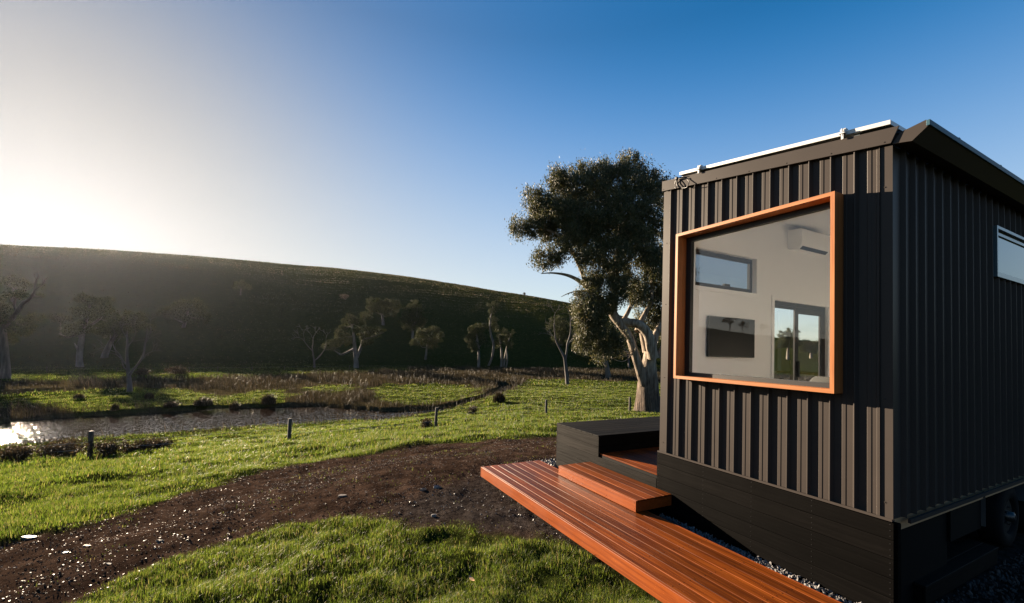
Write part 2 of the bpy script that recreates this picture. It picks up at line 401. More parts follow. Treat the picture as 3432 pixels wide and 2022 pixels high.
M['shaded_bluestone'] = principled('blue grey gravel with shade in colour', [(0.3, (0.012, 0.0125, 0.013)), (0.7, (0.05, 0.05, 0.05))], scale=6, rough=0.7, spec=0.2)  # same stone as bluestone, the cabin side's shade put into its colour
M['steel'] = principled('dark painted steel', flat((0.0012, 0.0013, 0.0015)), rough=0.7, spec=0.08)
M['guard'] = principled('galvanised guard', flat((0.0900, 0.0960, 0.0990)), rough=0.35, metallic=0.6)

# ------------------------------------------------------------------ terrain
def vnoise(x, y, seed=0):
    x = np.asarray(x, float); y = np.asarray(y, float)
    xi = np.floor(x).astype(np.int64); yi = np.floor(y).astype(np.int64)
    fx = x - xi; fy = y - yi
    fx = fx * fx * (3 - 2 * fx); fy = fy * fy * (3 - 2 * fy)
    def h(a, b):
        n = (a * 374761393 + b * 668265263 + seed * 974711) & 0x7fffffff
        n = ((n ^ (n >> 13)) * 1274126177) & 0x7fffffff
        return ((n ^ (n >> 16)) & 0xffff) / 65535.0
    return (h(xi, yi) * (1 - fx) + h(xi + 1, yi) * fx) * (1 - fy) + (h(xi, yi + 1) * (1 - fx) + h(xi + 1, yi + 1) * fx) * fy

def fbm(x, y, seed=0, oct=4, gain=0.5):
    a, s, t = 1.0, 0.0, 0.0
    for k in range(oct):
        s = s + a * vnoise(x * 2 ** k + 17.3 * k, y * 2 ** k - 9.1 * k, seed + k); t += a; a *= gain
    return s / t

def smin(a, b, k):
    h = np.clip(0.5 + 0.5 * (b - a) / k, 0, 1)
    return b * (1 - h) + a * h - k * h * (1 - h)

def sstep(a, b, x):
    t = np.clip((x - a) / (b - a), 0, 1)
    return t * t * (3 - 2 * t)

def sdf(poly, x, y):
    """signed distance to a closed polygon, negative inside"""
    poly = np.asarray(poly); n = len(poly)
    d = np.full(np.shape(x), 1e18); inside = np.zeros(np.shape(x), bool)
    for i in range(n):
        a = poly[i]; b = poly[(i + 1) % n]
        e = b - a; wx = x - a[0]; wy = y - a[1]
        t = np.clip((wx * e[0] + wy * e[1]) / (e @ e + 1e-12), 0, 1)
        d = np.minimum(d, (wx - t * e[0]) ** 2 + (wy - t * e[1]) ** 2)
        c = ((a[1] > y) != (b[1] > y)) & (x < (b[0] - a[0]) * (y - a[1]) / (b[1] - a[1] + 1e-15) + a[0])
        inside ^= c
    d = np.sqrt(d)
    return np.where(inside, -d, d)

WATER_DROP = 6.4
ZW = CAM[2] - WATER_DROP
def planpoly(pts, drop):
    out = []
    for (px, py) in pts:
        p = on_z(px, py, CAM[2] - drop); out.append(plan(p))
    return np.array(out)

RIVER = planpoly([(-420, 1075), (-150, 1047), (0, 1042), (70, 1036), (195, 1024), (300, 1019), (420, 1012), (528, 1004.5), (650, 1001.5), (790, 998), (860, 1004), (932, 1011),
                  (1054, 1010), (1130, 1001), (1190, 990), (1225, 972), (1222, 950), (1250, 944), (1262, 975), (1240, 992), (1185, 1010), (1130, 1020), (1046, 1029), (932, 1041), (800, 1046),
                  (660, 1053), (467, 1068), (354, 1080), (203, 1085), (32, 1101), (-150, 1125), (-420, 1160)], WATER_DROP)
SHORE = planpoly([(-420, 1160), (-150, 1125), (32, 1101), (203, 1085), (354, 1080), (467, 1068), (660, 1053), (800, 1046), (932, 1041), (1046, 1029), (1130, 1020), (1185, 1010), (1240, 992), (1262, 975), (1300, 940)], WATER_DROP)
SHORE = SHORE[np.argsort(SHORE[:, 0])]
POND = planpoly([(-300, 975), (-60, 972), (60, 966), (150, 962), (228, 958), (150, 968), (70, 974), (-60, 981), (-300, 990)], WATER_DROP)

# hill: outline of its crest as seen from the camera -> elevation angle for each bearing
CREST = [(0, 604.5), (130, 608), (250, 613), (440, 627), (620, 642), (800, 658), (900, 668), (1000, 680), (1100, 696), (1200, 713), (1300, 727), (1385, 742), (1480, 765), (1600, 800)]
_az, _el = [], []
for (px, py) in CREST:
    D = ray(px, py); s, t = D[:2] @ RT, D[:2] @ FW
    _az.append(math.atan2(s, t)); _el.append(D[2] / math.hypot(s, t))
AZ = np.array([-PI, math.radians(-140), math.radians(-110), math.radians(-92), math.radians(-86), math.radians(-80), math.radians(-72), math.radians(-62)] + _az + [math.radians(35), math.radians(70), math.radians(120), PI])
EL = np.array([0.03, 0.03, 0.032, 0.036, 0.041, 0.052, 0.085, 0.122] + _el + [0.03, 0.03, 0.03, 0.03])

def flood_drop(s, t):
    return 6.12 - 0.010 * np.clip(t - 50, 0, 120)
def foot(az):
    """distance of the foot of the hill on each bearing"""
    return np.interp(az, np.radians([-180, -110, -92, -80, -65, -50, -35, -20, -5, 10, 25, 60, 180]),
                     [150, 140, 125, 112, 105, 104, 102, 103, 112, 126, 140, 150, 150])
def steep(az): return np.interp(np.degrees(az), [-180, -74, -60, 40, 60, 180], [0.42, 0.42, 0.272, 0.280, 0.32, 0.42])
def hill_profile(r, r0, P, G):
    x = np.maximum(r - r0, 0)
    lin = G * x * x / (x + 8.0)
    pl = P + 0.012 * x
    h = smin(lin, pl, np.maximum(P * 0.75, 1.0)) + 0.0
    z0 = smin(np.zeros_like(x), pl * 0 + P, np.maximum(P * 0.75, 1.0))
    return np.maximum(h - z0, 0)
_rr = np.linspace(90, 600, 700)
HP = []
for a, e in zip(AZ, EL):
    lo, hi = 1.0, 160.0
    r0 = foot(np.array(a)); base = -(6.12 - 0.010 * np.clip(_rr * math.cos(a) - 50, 0, 120))
    for _ in range(40):
        mid = 0.5 * (lo + hi)
        if np.max((base + hill_profile(_rr, r0, mid, steep(np.array(a)))) / _rr) > e: hi = mid
        else: lo = mid
    HP.append(mid)
HP = np.array(HP)
_az = np.linspace(-PI, PI, 1441); _hp = np.interp(_az, AZ, HP)          # round off the joints between bearings
_k = np.exp(-0.5 * (np.arange(-14, 15) / 5.0) ** 2); _k /= _k.sum()
_hp = np.convolve(np.concatenate([_hp[-15:-1], _hp, _hp[1:15]]), _k, 'valid'); AZ, HP = _az, _hp

HOUSE_PAD = -0.82
def terrain(x, y):
    """height of the ground at world x, y"""
    x = np.asarray(x, float); y = np.asarray(y, float)
    s = (x - CAM[0]) * RT[0] + (y - CAM[1]) * RT[1]
    t = (x - CAM[0]) * FW[0] + (y - CAM[1]) * FW[1]
    r = np.hypot(s, t); az = np.arctan2(s, t)
    u = 0.115 * (t - 6) + 0.11 * np.maximum(-s - 2, -2)
    up = (CAM[2] - HOUSE_PAD) + np.where(u > 8, u, np.log1p(np.exp(np.clip(u * 2.2, -40, 40))) / 2.2) - 0.10
    fl = flood_drop(s, t)
    # right of the river the paddock keeps its height further out
    capr = 4.55 + 0.030 * np.clip(t - 30, 0, 60)
    wr = sstep(-7, 1, s + 0.06 * (t - 25))
    cap = fl * (1 - wr) + np.minimum(capr, fl) * wr
    drop = smin(up, cap + 0.0, 0.5)
    # hummocks
    hum = (fbm(s * 0.55, t * 0.55, 3, 4) - 0.5)
    hum2 = (fbm(s * 0.16, t * 0.16, 9, 3) - 0.5)
    amp = sstep(5, 16, r)
    drop = drop - amp * (0.22 * hum + 0.34 * hum2)
    near = 1 - sstep(3, 9, r)
    drop = drop - near * 0.05 * (fbm(s * 1.7, t * 1.7, 5, 4) - 0.5)
    # far side of the valley
    drop = np.where(t > 24, np.minimum(drop, WATER_DROP - 0.10 + 0.0 * s), drop)
    for poly, dep in ((RIVER, 0.7), (POND, 0.35)):
        d = sdf(poly, s, t)
        rim = WATER_DROP - 0.05 - 0.22 * sstep(0, 1.4, d)
        out = np.minimum(drop, np.where(d < 6, rim, 1e9))
        drop = np.where(d < 0, WATER_DROP + np.clip(-d * 0.5, 0.0, dep) + 0.03, out)
    P = np.interp(az, AZ, HP); r0 = foot(az)
    h = hill_profile(r, r0, P, steep(az))
    h = h + sstep(4, 30, r - r0) * (1.2 * (fbm(s * 0.025, t * 0.025, 21, 4) - 0.5) * np.clip(P / 30, 0, 1)) + sstep(2, 12, r - r0) * 0.30 * (fbm(s * 0.25, t * 0.25, 31, 3) - 0.5)
    z = CAM[2] - drop + h
    # level pad under the cabin and its decks
    px_ = np.maximum(np.maximum(-5.4 - x, x - 6), 0); py_ = np.maximum(np.maximum(-1.9 - y, y - 9), 0)
    k = 1 - sstep(0.0, 3.2, np.hypot(px_, py_))
    z = z * (1 - k) + (HOUSE_PAD + 0.03 * (fbm(x * 2, y * 2, 41, 3) - 0.5)) * k
    return z

def ground(px, py, tmax=400):
    """where the line of sight through (px, py) meets the ground"""
    D = ray(px, py)
    tt = np.concatenate([np.arange(1.5, 40, 0.05), np.arange(40, tmax, 0.25)])
    P = CAM + tt[:, None] * D
    below = P[:, 2] < terrain(P[:, 0], P[:, 1])
    i = int(np.argmax(below)) if below.any() else len(tt) - 1
    p = P[i]
    return np.array([p[0], p[1], float(terrain(p[0], p[1]))]), tt[i]

# ground cover, in plan
def gpoly(pts): return np.array([plan(ground(px, py)[0]) for (px, py) in pts])
_track_far = [(-260, 1420), (-100, 1370), (0, 1342), (100, 1322), (200, 1296), (350, 1248), (480, 1205), (600, 1168), (800, 1133), (1000, 1104), (1200, 1086), (1372, 1076), (1500, 1070), (1700, 1062)]
_track_near = [(1560, 1400), (1490, 1378), (1400, 1350), (1330, 1338), (1250, 1322), (1150, 1308), (1040, 1290), (960, 1270), (880, 1258), (800, 1268), (700, 1290), (600, 1316), (480, 1352), (380, 1384), (300, 1408), (210, 1450), (120, 1500), (-60, 1580), (-260, 1640)]
_house_side = [np.array(plan((-2.0, 9.0))), np.array(plan((9.0, 9.0))), np.array(plan((9.0, -0.55))), np.array(plan((0.2, -1.45)))]
DIRT = np.concatenate([gpoly(_track_far), np.array(_house_side), gpoly(_track_near)])
GRAVEL = np.concatenate([gpoly([(1372, 1130), (1280, 1140), (1190, 1165), (1080, 1200), (1000, 1240), (960, 1275), (1040, 1292), (1150, 1310), (1250, 1324), (1330, 1340), (1400, 1352), (1490, 1380), (1560, 1402)]),
                         np.array([plan((0.2, -1.45)), plan((9, -0.5)), plan((9, 9)), plan((-5.0, 9))])])
GREENS = [gpoly(q) for q in (
    [(-40, 985), (0, 972), (120, 966), (230, 958), (300, 955), (420, 958), (520, 968), (560, 985), (500, 1000), (420, 1010), (300, 1017), (195, 1022), (120, 1000), (0, 1006), (-40, 1008)],
    [(-200, 936), (-200, 896), (20, 896), (200, 896), (520, 898), (700, 899), (1000, 900), (1000, 912), (700, 921), (500, 930), (330, 933), (150, 936)],
    [(742, 956), (800, 950), (860, 948), (860, 962), (800, 964), (745, 962)],
    [(628, 976), (700, 966), (720, 972), (690, 990), (635, 993)],
    [(560, 975), (640, 965), (700, 960), (640, 985), (570, 997)],
    [(930, 955), (960, 947), (1060, 945), (1150, 948), (1155, 958), (1180, 972), (1110, 988), (1010, 996), (950, 990), (925, 972)])]
def covers(x, y):
    """dirt, gravel, rush weights of the ground"""
    s = (x - CAM[0]) * RT[0] + (y - CAM[1]) * RT[1]; t = (x - CAM[0]) * FW[0] + (y - CAM[1]) * FW[1]
    wob = (fbm(s * 1.1, t * 1.1, 51, 4) - 0.5) * 1.5
    dd = sdf(DIRT, s, t) + wob * 0.5 * np.clip(np.hypot(s, t) / 8, 0.25, 1.0) - 0.08 + (fbm(s * 4.5, t * 4.5, 53, 3) - 0.5) * 0.55
    dirt = 1 - sstep(-0.25, 0.25, dd)
    gr = 1 - sstep(-0.3, 0.3, sdf(GRAVEL, s, t) + wob * 0.5)
    fl = flood_drop(s, t)
    z = terrain(x, y)
    low = 1 - sstep(CAM[2] - fl - 0.05 + 0.35, CAM[2] - fl + 0.75, z)
    az = np.arctan2(s, t); r = np.hypot(s, t)
    low = low * (1 - sstep(-6, 3, r - foot(az)))
    g = np.full(np.shape(s), 1e9)
    for q in GREENS: g = np.minimum(g, sdf(q, s, t))
    green = 1 - sstep(-0.3, 0.9, g + (fbm(s * 0.5, t * 0.5, 61, 3) - 0.5) * 3)
    rush = low * (1 - green)
    d_r = sdf(RIVER, s, t)
    near_side = t < np.interp(s, SHORE[:, 0], SHORE[:, 1]) + 0.4
    rush = np.where(near_side, 0.45 * sstep(0.42, 0.62, fbm(s * 0.3, t * 0.3, 63, 3)) * (1 - sstep(0.6, 3.5, d_r)), np.maximum(rush, (1 - sstep(0.4, 2.2, d_r + wob)) * (1 - green)))
    return dirt, gr * dirt, rush, d_r

def lump(s, t, r):
    """tussocky relief of the grass"""
    a = 0.14 * (1 - sstep(6, 14, r)) * (fbm(s * 2.1, t * 2.1, 111, 3) - 0.42) + 0.08 * (1 - sstep(5, 9, r)) * (fbm(s * 5.5, t * 5.5, 113, 2) - 0.5)
    b = 0.30 * sstep(5, 12, r) * (1 - sstep(60, 90, r)) * (fbm(s * 0.85, t * 1.1, 115, 3) - 0.45)
    return a + b
_fine = np.radians(np.arange(-58, 60.01, 0.25))
_ang = np.concatenate([np.radians(np.concatenate([np.arange(-180, -110, 2.0), np.arange(-110, -58, 0.5)])), _fine, np.radians(np.arange(62, 180, 2.0))])
_rad = np.concatenate([[0.25], 0.8 * 1.0215 ** np.arange(0, 303)])
A_, R_ = np.meshgrid(_ang, _rad)
gx = CAM[0] + R_ * (np.sin(A_) * RT[0] + np.cos(A_) * FW[0]); gy = CAM[1] + R_ * (np.sin(A_) * RT[1] + np.cos(A_) * FW[1])
gz = terrain(gx, gy)
na, nr = len(_ang), len(_rad)
V = np.stack([gx.ravel(), gy.ravel(), gz.ravel()], 1)
I = np.arange(nr * na).reshape(nr, na); J = np.roll(I, -1, axis=1)
F = np.stack([I[:-1].ravel(), J[:-1].ravel(), J[1:].ravel(), I[1:].ravel()], 1)
c0 = len(V); V = np.vstack([V, [[CAM[0], CAM[1], float(terrain(CAM[0], CAM[1]))]]])
T3 = np.stack([np.full(na, c0), J[0], I[0]], 1)
dirt_, grav_, rush_, driv_ = covers(V[:, 0], V[:, 1])
_line = gpoly(_track_far)
def micro(s, t, dirt, grav, driv):
    """small relief on top of terrain(): tussocks in the grass, clods and shallow wheel ruts on the track"""
    r = np.hypot(s, t); df = np.full(np.shape(s), 1e9)
    for a, b in zip(_line[:-1], _line[1:]):
        e = b - a; q = np.clip(((s - a[0]) * e[0] + (t - a[1]) * e[1]) / (e @ e), 0, 1)
        df = np.minimum(df, np.hypot(s - a[0] - q * e[0], t - a[1] - q * e[1]))
    df = df + 0.5 * (fbm(s * 0.5, t * 0.5, 131, 2) - 0.5)
    z = lump(s, t, r) * (1 - dirt) * sstep(0.3, 1.5, driv) * (r < 100)
    z = z - dirt * (1 - grav) * (r < 30) * 0.030 * (np.exp(-((df - 0.9) / 0.22) ** 2) + np.exp(-((df - 2.4) / 0.24) ** 2) - 0.4 * np.exp(-((df - 1.65) / 0.3) ** 2))
    return z + dirt * (1 - sstep(9, 16, r)) * (0.06 * (fbm(s * 2.2, t * 2.2, 117, 3) - 0.5) + 0.035 * (fbm(s * 9, t * 9, 119, 3) - 0.5))
_s, _t = plan(V)
V[:, 2] += micro(_s, _t, dirt_, grav_, driv_)

def ground_mat():
    m, nt, out = mat('paddock ground'); L = nt.links.new
    b = N(nt, 'ShaderNodeBsdfPrincipled', Roughness=0.9); b.inputs['Specular IOR Level'].default_value = 0.0
    tc = N(nt, 'ShaderNodeTexCoord')
    def rmp(scale, stops, detail=6):
        no = N(nt, 'ShaderNodeTexNoise', Scale=scale, Detail=detail, Roughness=0.65); L(tc.outputs['Object'], no.inputs['Vector'])
        return noise_ramp(nt, 1, stops, fac=no.outputs['Fac'])
    grass, _ = rmp(0.9, [(0.3, (0.010, 0.014, 0.004)), (0.5, (0.019, 0.025, 0.005)), (0.7, (0.032, 0.035, 0.009))])
    dirt, fd = rmp(3.5, [(0.3, (0.010, 0.0064, 0.0049)), (0.5, (0.025, 0.0162, 0.0122)), (0.7, (0.050, 0.033, 0.025))], 12)
    grav, _ = rmp(9, [(0.3, (0.012, 0.0095, 0.0085)), (0.5, (0.024, 0.0195, 0.0175)), (0.7, (0.046, 0.039, 0.036))], 8)
    rush, _ = rmp(1.2, [(0.3, (0.018, 0.015, 0.008)), (0.6, (0.045, 0.036, 0.018))])
    def mixc(a, bb, attr):
        x = N(nt, 'ShaderNodeMix', data_type='RGBA'); at_ = N(nt, 'ShaderNodeAttribute', attribute_name=attr)
        L(at_.outputs['Fac'], x.inputs[0]); L(a, x.inputs[6]); L(bb, x.inputs[7]); return x.outputs[2]
    c = mixc(grass.outputs[0], rush.outputs[0], 'rush'); c = mixc(c, dirt.outputs[0], 'dirt'); c = mixc(c, grav.outputs[0], 'gravel')
    L(c, b.inputs['Base Color'])
    n1 = N(nt, 'ShaderNodeTexNoise', Scale=22.0, Detail=9, Roughness=0.75); L(tc.outputs['Object'], n1.inputs['Vector'])
    n2 = N(nt, 'ShaderNodeTexNoise', Scale=2.2, Detail=6, Roughness=0.7); L(tc.outputs['Object'], n2.inputs['Vector'])
    ad = N(nt, 'ShaderNodeMath', operation='MULTIPLY_ADD'); ad.inputs[1].default_value = 0.35
    L(n1.outputs['Fac'], ad.inputs[0]); L(n2.outputs['Fac'], ad.inputs[2])
    bu = N(nt, 'ShaderNodeBump', Strength=1.0, Distance=0.16); L(ad.outputs[0], bu.inputs['Height']); L(bu.outputs[0], b.inputs['Normal'])
    L(b.outputs[0], out.inputs[0])
    return m
M['ground'] = ground_mat()
gnd = np_mesh('ground', V, [F, T3], M['ground'], smooth=True, attrs={'dirt': dirt_, 'gravel': grav_, 'rush': rush_})
tag(gnd, 'green valley floor with a brown stony track, rising to a bare grassy hill', 'ground', kind='structure')

# water
def water_mat():
    m, nt, out = mat('river water'); L = nt.links.new
    b = N(nt, 'ShaderNodeBsdfPrincipled', Roughness=0.03); b.inputs['Base Color'].default_value = (0.012, 0.0075, 0.005, 1)
    b.inputs['IOR'].default_value = 1.33; b.inputs['Specular IOR Level'].default_value = 0.5
    tc = N(nt, 'ShaderNodeTexCoord'); mp = N(nt, 'ShaderNodeMapping'); mp.inputs['Rotation'].default_value = (0, 0, 0.9); mp.inputs['Scale'].default_value = (1, 2.2, 1)
    L(tc.outputs['Object'], mp.inputs[0])
    n1 = N(nt, 'ShaderNodeTexNoise', Scale=2.6, Detail=1, Roughness=0.5); L(mp.outputs[0], n1.inputs['Vector'])
    ad = n1
    bu = N(nt, 'ShaderNodeBump', Strength=1.0, Distance=0.022); L(ad.outputs[0], bu.inputs['Height']); L(bu.outputs[0], b.inputs['Normal'])
    L(b.outputs[0], out.inputs[0]); return m
wb = MB()
for poly in (RIVER, POND):
    lo, hi = poly.min(0) - 2, poly.max(0) + 2
    c = [(lo[0], lo[1]), (hi[0], lo[1]), (hi[0], hi[1]), (lo[0], hi[1])]
    zz = ZW if poly is RIVER else ZW + 0.004
    if poly is POND: continue
    wb.add([(*(CAM[:2] + q[0] * RT + q[1] * FW), zz) for q in c], [(0, 1, 2, 3)])
lo, hi = POND.min(0) - 1, POND.max(0) + 1
c = [(lo[0], RIVER.max(0)[1] + 2.01), (hi[0], RIVER.max(0)[1] + 2.01), (hi[0], hi[1]), (lo[0], hi[1])]
if hi[1] > c[0][1]: wb.add([(*(CAM[:2] + q[0] * RT + q[1] * FW), ZW) for q in c], [(0, 1, 2, 3)])
w = wb.build('river_water', water_mat()); tag(w, 'slow brown river glinting where it mirrors the bright sky', 'river', kind='structure')

# ------------------------------------------------------------------ cabin
# x along the window wall (0 = near corner, -2.4 = far corner), y into the cabin, z = 0 at the foot of the cladding
WX, LEN = -2.40, 7.0
SLOPE = (3.399 - 3.042) / 2.4
def ztop(x): return 3.042 - SLOPE * x           # underside of the fascia line
cabin = empty('tiny_house', (-1.2, 3.0, HOUSE_PAD))
tag(cabin, 'charcoal corrugated steel cabin on wheels with a big cedar framed picture window', 'cabin')
CO = np.array([-1.2, 3.0, HOUSE_PAD])
def part(mb, name, m, parent=None): return mb.build(name, m, parent or cabin, CO)   # parts and sub-parts share the cabin's origin

RP = 0.1837
def corr_sheet(mb, u0, u1, zlo, zhi, place, phase):
    """ribbed steel sheet between u0 and u1; place(u, h, z) gives the world point, h = height of the rib"""
    prof = [(0.000, 0.0), (0.015, 0.030), (0.018, 0.032), (0.023, 0.032), (0.026, 0.030), (0.042, 0.0), (0.098, 0.0), (0.104, 0.0035), (0.130, 0.0035), (0.136, 0.0)]
    us = []
    k0 = int(math.floor((u0 - phase) / RP)) - 1; k1 = int(math.ceil((u1 - phase) / RP)) + 1
    for k in range(k0, k1 + 1):
        for (a, h) in prof:
            us.append((phase + k * RP + a, h))
    us.sort()
    def hh(u):
        for (a, ha), (b2, hb) in zip(us[:-1], us[1:]):
            if a <= u <= b2: return ha + (hb - ha) * (u - a) / (b2 - a + 1e-12)
        return 0.0
    pts = [(u0, hh(u0))] + [p for p in us if u0 < p[0] < u1] + [(u1, hh(u1))]
    V = []; F = []
    for (u, h) in pts:
        V.append(place(u, h, zlo(u))); V.append(place(u, h, zhi(u)))
    for i in range(len(pts) - 1): F.append((2 * i, 2 * i + 2, 2 * i + 3, 2 * i + 1))
    mb.add(V, F)

FX0, FX1, FZ0, FZ1 = -2.0755, -0.3494, 0.9637, 2.736       # cedar frame, outside
pf = lambda u, h, z: (u, -h, z)
fr = MB(); ph = -2.0855 - 0.027 - 12 * RP * 0
Z0 = lambda u: 0.0
corr_sheet(fr, -2.30, FX0 + 0.01, Z0, lambda u: ztop(u) + 0.05, pf, ph)
corr_sheet(fr, FX0 + 0.01, FX1 - 0.01, Z0, lambda u: FZ0 + 0.01, pf, ph)
corr_sheet(fr, FX0 + 0.01, FX1 - 0.01, lambda u: FZ1 - 0.01, lambda u: ztop(u) + 0.05, pf, ph)
corr_sheet(fr, FX1 - 0.01, -0.08, Z0, lambda u: ztop(u) + 0.05, pf, ph)
tag(part(fr, 'front_wall', M['clad']), 'corrugated end wall half in window frame shadow')

SWY0, SWY1, SWZ0, SWZ1 = 2.247, 4.05, 2.185, 2.73            # window in the long shaded wall
sd = MB(); ps = lambda u, h, z: (h, u, z)
zt = lambda u: ztop(0) + 0.0
corr_sheet(sd, 0.10, SWY0, Z0, zt, ps, 0.13)
corr_sheet(sd, SWY0, SWY1, Z0, lambda u: SWZ0, ps, 0.13)
corr_sheet(sd, SWY0, SWY1, lambda u: SWZ1, zt, ps, 0.13)
corr_sheet(sd, SWY1, 4.5, Z0, zt, ps, 0.13); corr_sheet(sd, 4.5, 6.5, Z0, lambda u: 0.9, ps, 0.13); corr_sheet(sd, 4.5, 6.5, lambda u: 2.4, zt, ps, 0.13); corr_sheet(sd, 6.5, LEN, Z0, zt, ps, 0.13)
tag(part(sd, 'side_wall', M['clad']), 'long corrugated side wall in full shade')

def wall_holes(mb, u0, u1, v0f, v1f, holes, place, d0, d1):
    """flat wall with rectangular holes, two skins at depths d0 and d1 and the reveals between them"""
    us = sorted({u0, u1, *[h[0] for h in holes], *[h[1] for h in holes]})
    for a, b in zip(us[:-1], us[1:]):
        m_ = 0.5 * (a + b)
        cuts = sorted([(h[2], h[3]) for h in holes if h[0] < m_ < h[1]])
        segs = []; z = None
        lo = v0f
        for (z0, z1) in cuts: segs.append((lo, (lambda q: (lambda u: q))(z0))); lo = (lambda q: (lambda u: q))(z1)
        segs.append((lo, v1f))
        for (l, h) in segs:
            for dd in (d0, d1):
                mb.add([place(a, dd, l(a)), place(b, dd, l(b)), place(b, dd, h(b)), place(a, dd, h(a))], [(0, 1, 2, 3)])
    for h in holes:
        for (a, b, p, q) in ((h[0], h[1], h[2], h[2]), (h[0], h[1], h[3], h[3])):
            mb.add([place(a, d0, p), place(b, d0, p), place(b, d1, p), place(a, d1, p)], [(0, 1, 2, 3)])
        for a in (h[0], h[1]):
            mb.add([place(a, d0, h[2]), place(a, d0, h[3]), place(a, d1, h[3]), place(a, d1, h[2])], [(0, 1, 2, 3)])
ceil_z = lambda x: ztop(x) - 0.03
HW = (0.45, 1.78, 2.19, 2.70)     # high window in the far long wall
DR = (2.24, 3.77, 0.02, 2.13)     # sliding door in the far long wall
XI = -2.28
inn = MB()
wall_holes(inn, XI, -0.10, lambda u: 0.0, ceil_z, [(-2.01, -0.41, 1.02, 2.68)], lambda u, d, z: (u, d, z), 0.012, 0.13)
wall_holes(inn, 0.13, LEN - 0.1, lambda u: 0.0, lambda u: ceil_z(XI), [HW, DR], lambda u, d, z: (d, u, z), -2.372, XI)
wall_holes(inn, 0.13, LEN - 0.1, lambda u: 0.0, lambda u: ceil_z(-0.10), [(SWY0 + 0.03, SWY1 - 0.03, SWZ0 + 0.03, SWZ1 - 0.03), (4.5, 6.5, 0.9, 2.4)], lambda u, d, z: (d, u, z), -0.012, -0.10)
inn.add([(XI, LEN - 0.1, 0), (-0.1, LEN - 0.1, 0), (-0.1, LEN - 0.1, ceil_z(-0.1)), (XI, LEN - 0.1, ceil_z(XI))], [(0, 1, 2, 3)])
# board grooves of the lining on the far long wall
io = part(inn, 'inner_lining', M['paint']); io['label'] = 'white painted room lining seen through the glass'
cb = MB(); cb.add([(-2.38, 0.02, ceil_z(-2.38)), (-0.02, 0.02, ceil_z(-0.02)), (-0.02, LEN - 0.05, ceil_z(-0.02)), (-2.38, LEN - 0.05, ceil_z(-2.38))], [(0, 1, 2, 3)])
part(cb, 'ceiling', M['paint'])
fb = MB(); fb.box((-2.38, 0.02, -0.12), (-0.02, LEN - 0.05, 0.0)); part(fb, 'floor', M['floor'])

# outer skin of the far long wall and the back
lw = MB(); pl = lambda u, h, z: (WX - h, u, z)
def zl(u): return ztop(WX)
corr_sheet(lw, 0.10, HW[0], Z0, zl, pl, 0.05); corr_sheet(lw, HW[0], HW[1], Z0, lambda u: HW[2], pl, 0.05); corr_sheet(lw, HW[0], HW[1], lambda u: HW[3], zl, pl, 0.05)
corr_sheet(lw, HW[1], DR[0], Z0, zl, pl, 0.05); corr_sheet(lw, DR[0], DR[1], lambda u: DR[3], zl, pl, 0.05); corr_sheet(lw, DR[1], LEN, Z0, zl, pl, 0.05)
part(lw, 'porch_side_wall', M['clad'])
bk = MB(); bk.add([(WX, LEN, 0), (0, LEN, 0), (0, LEN, ztop(0)), (WX, LEN, ztop(WX))], [(0, 1, 2, 3)]); part(bk, 'back_wall', M['clad'])

# corner flashings, base flashing
for (xa, xb) in ((-2.404, -2.286), (-0.102, 0.003)):
    c = MB()
    if xa < -1:
        c.prism([(xa, 0.11), (xa, -0.012), (xb, -0.012), (xb + 0.004, 0.0), (xa + 0.02, 0.0), (xa + 0.02, 0.11)], 2, 0.0, ztop(-2.35))
    else:
        c.prism([(xb, 0.12), (xb, -0.012), (xa, -0.012), (xa - 0.006, -0.005), (xa - 0.006, 0.0), (xb - 0.01, 0.0), (xb - 0.01, 0.12)], 2, 0.0, ztop(-0.0))
    part(c, 'corner_flashing', M['trim'])
bt = MB(); bt.box((-2.404, -0.046, -0.012), (0.008, -0.0362, 0.008)); bt.box((-2.404, -0.0362, -0.012), (0.008, 0.0, -0.002)); part(bt, 'base_flashing', M['trim'])
bt = MB(); bt.box((0.030, 0.17, -0.045), (0.050, LEN, -0.012)); part(bt, 'base_flashing', M['trim'])

sh_ = MB()
for xx in (-2.345, -0.05):
    for zz in (0.12, 0.95, 1.9, 2.7): sh_.tube([(xx, -0.0115, zz), (xx, -0.0165, zz)], [0.006, 0.0045], 6)
for xx in np.arange(-2.38, 0.0, 0.39): sh_.tube([(xx, -0.0495, ztop(xx) + 0.018), (xx, -0.0535, ztop(xx) + 0.018)], [0.006, 0.0045], 6)
part(sh_, 'screw_heads', M['trim'])['kind'] = 'stuff'
# fascia, roof sheet, eave
fa = MB()
fa.prism([(-2.405, 3.399), (0.004, 3.042), (0.056, 3.163), (-2.405, 3.529)], 1, -0.050, -0.036)
part(fa, 'fascia', M['trim'])
rf = MB()
rf.prism([(-2.405, 3.405), (0.0, 3.05), (0.03, 3.115), (-2.405, 3.478)], 1, -0.034, LEN + 0.05)
corr_sheet(rf, -0.03, LEN, lambda u: -2.40, lambda u: 0.05, lambda u, h, z: (z, u, 3.118 - SLOPE * z + h), 0.0)
part(rf, 'roof', M['trim'])
ev = MB()
ev.prism([(0.006, 3.038), (0.075, 3.024), (0.132, 3.011), (0.235, 3.097), (0.217, 3.143), (0.108, 3.121), (0.060, 3.113)], 1, -0.032, LEN + 0.05)
part(ev, 'eave', M['trim'])
gu = MB(); gu.box((0.2185, -0.036, 3.093), (0.2415, LEN + 0.05, 3.137), 0.002)
for yy in (0.55, 1.55, 2.6, 3.6): gu.box((0.222, yy, 3.1371), (0.238, yy + 0.03, 3.147))
ge = part(gu, 'eave_capping', M['capping']); ge['label'] = 'blue grey metal capping along the eave edge'

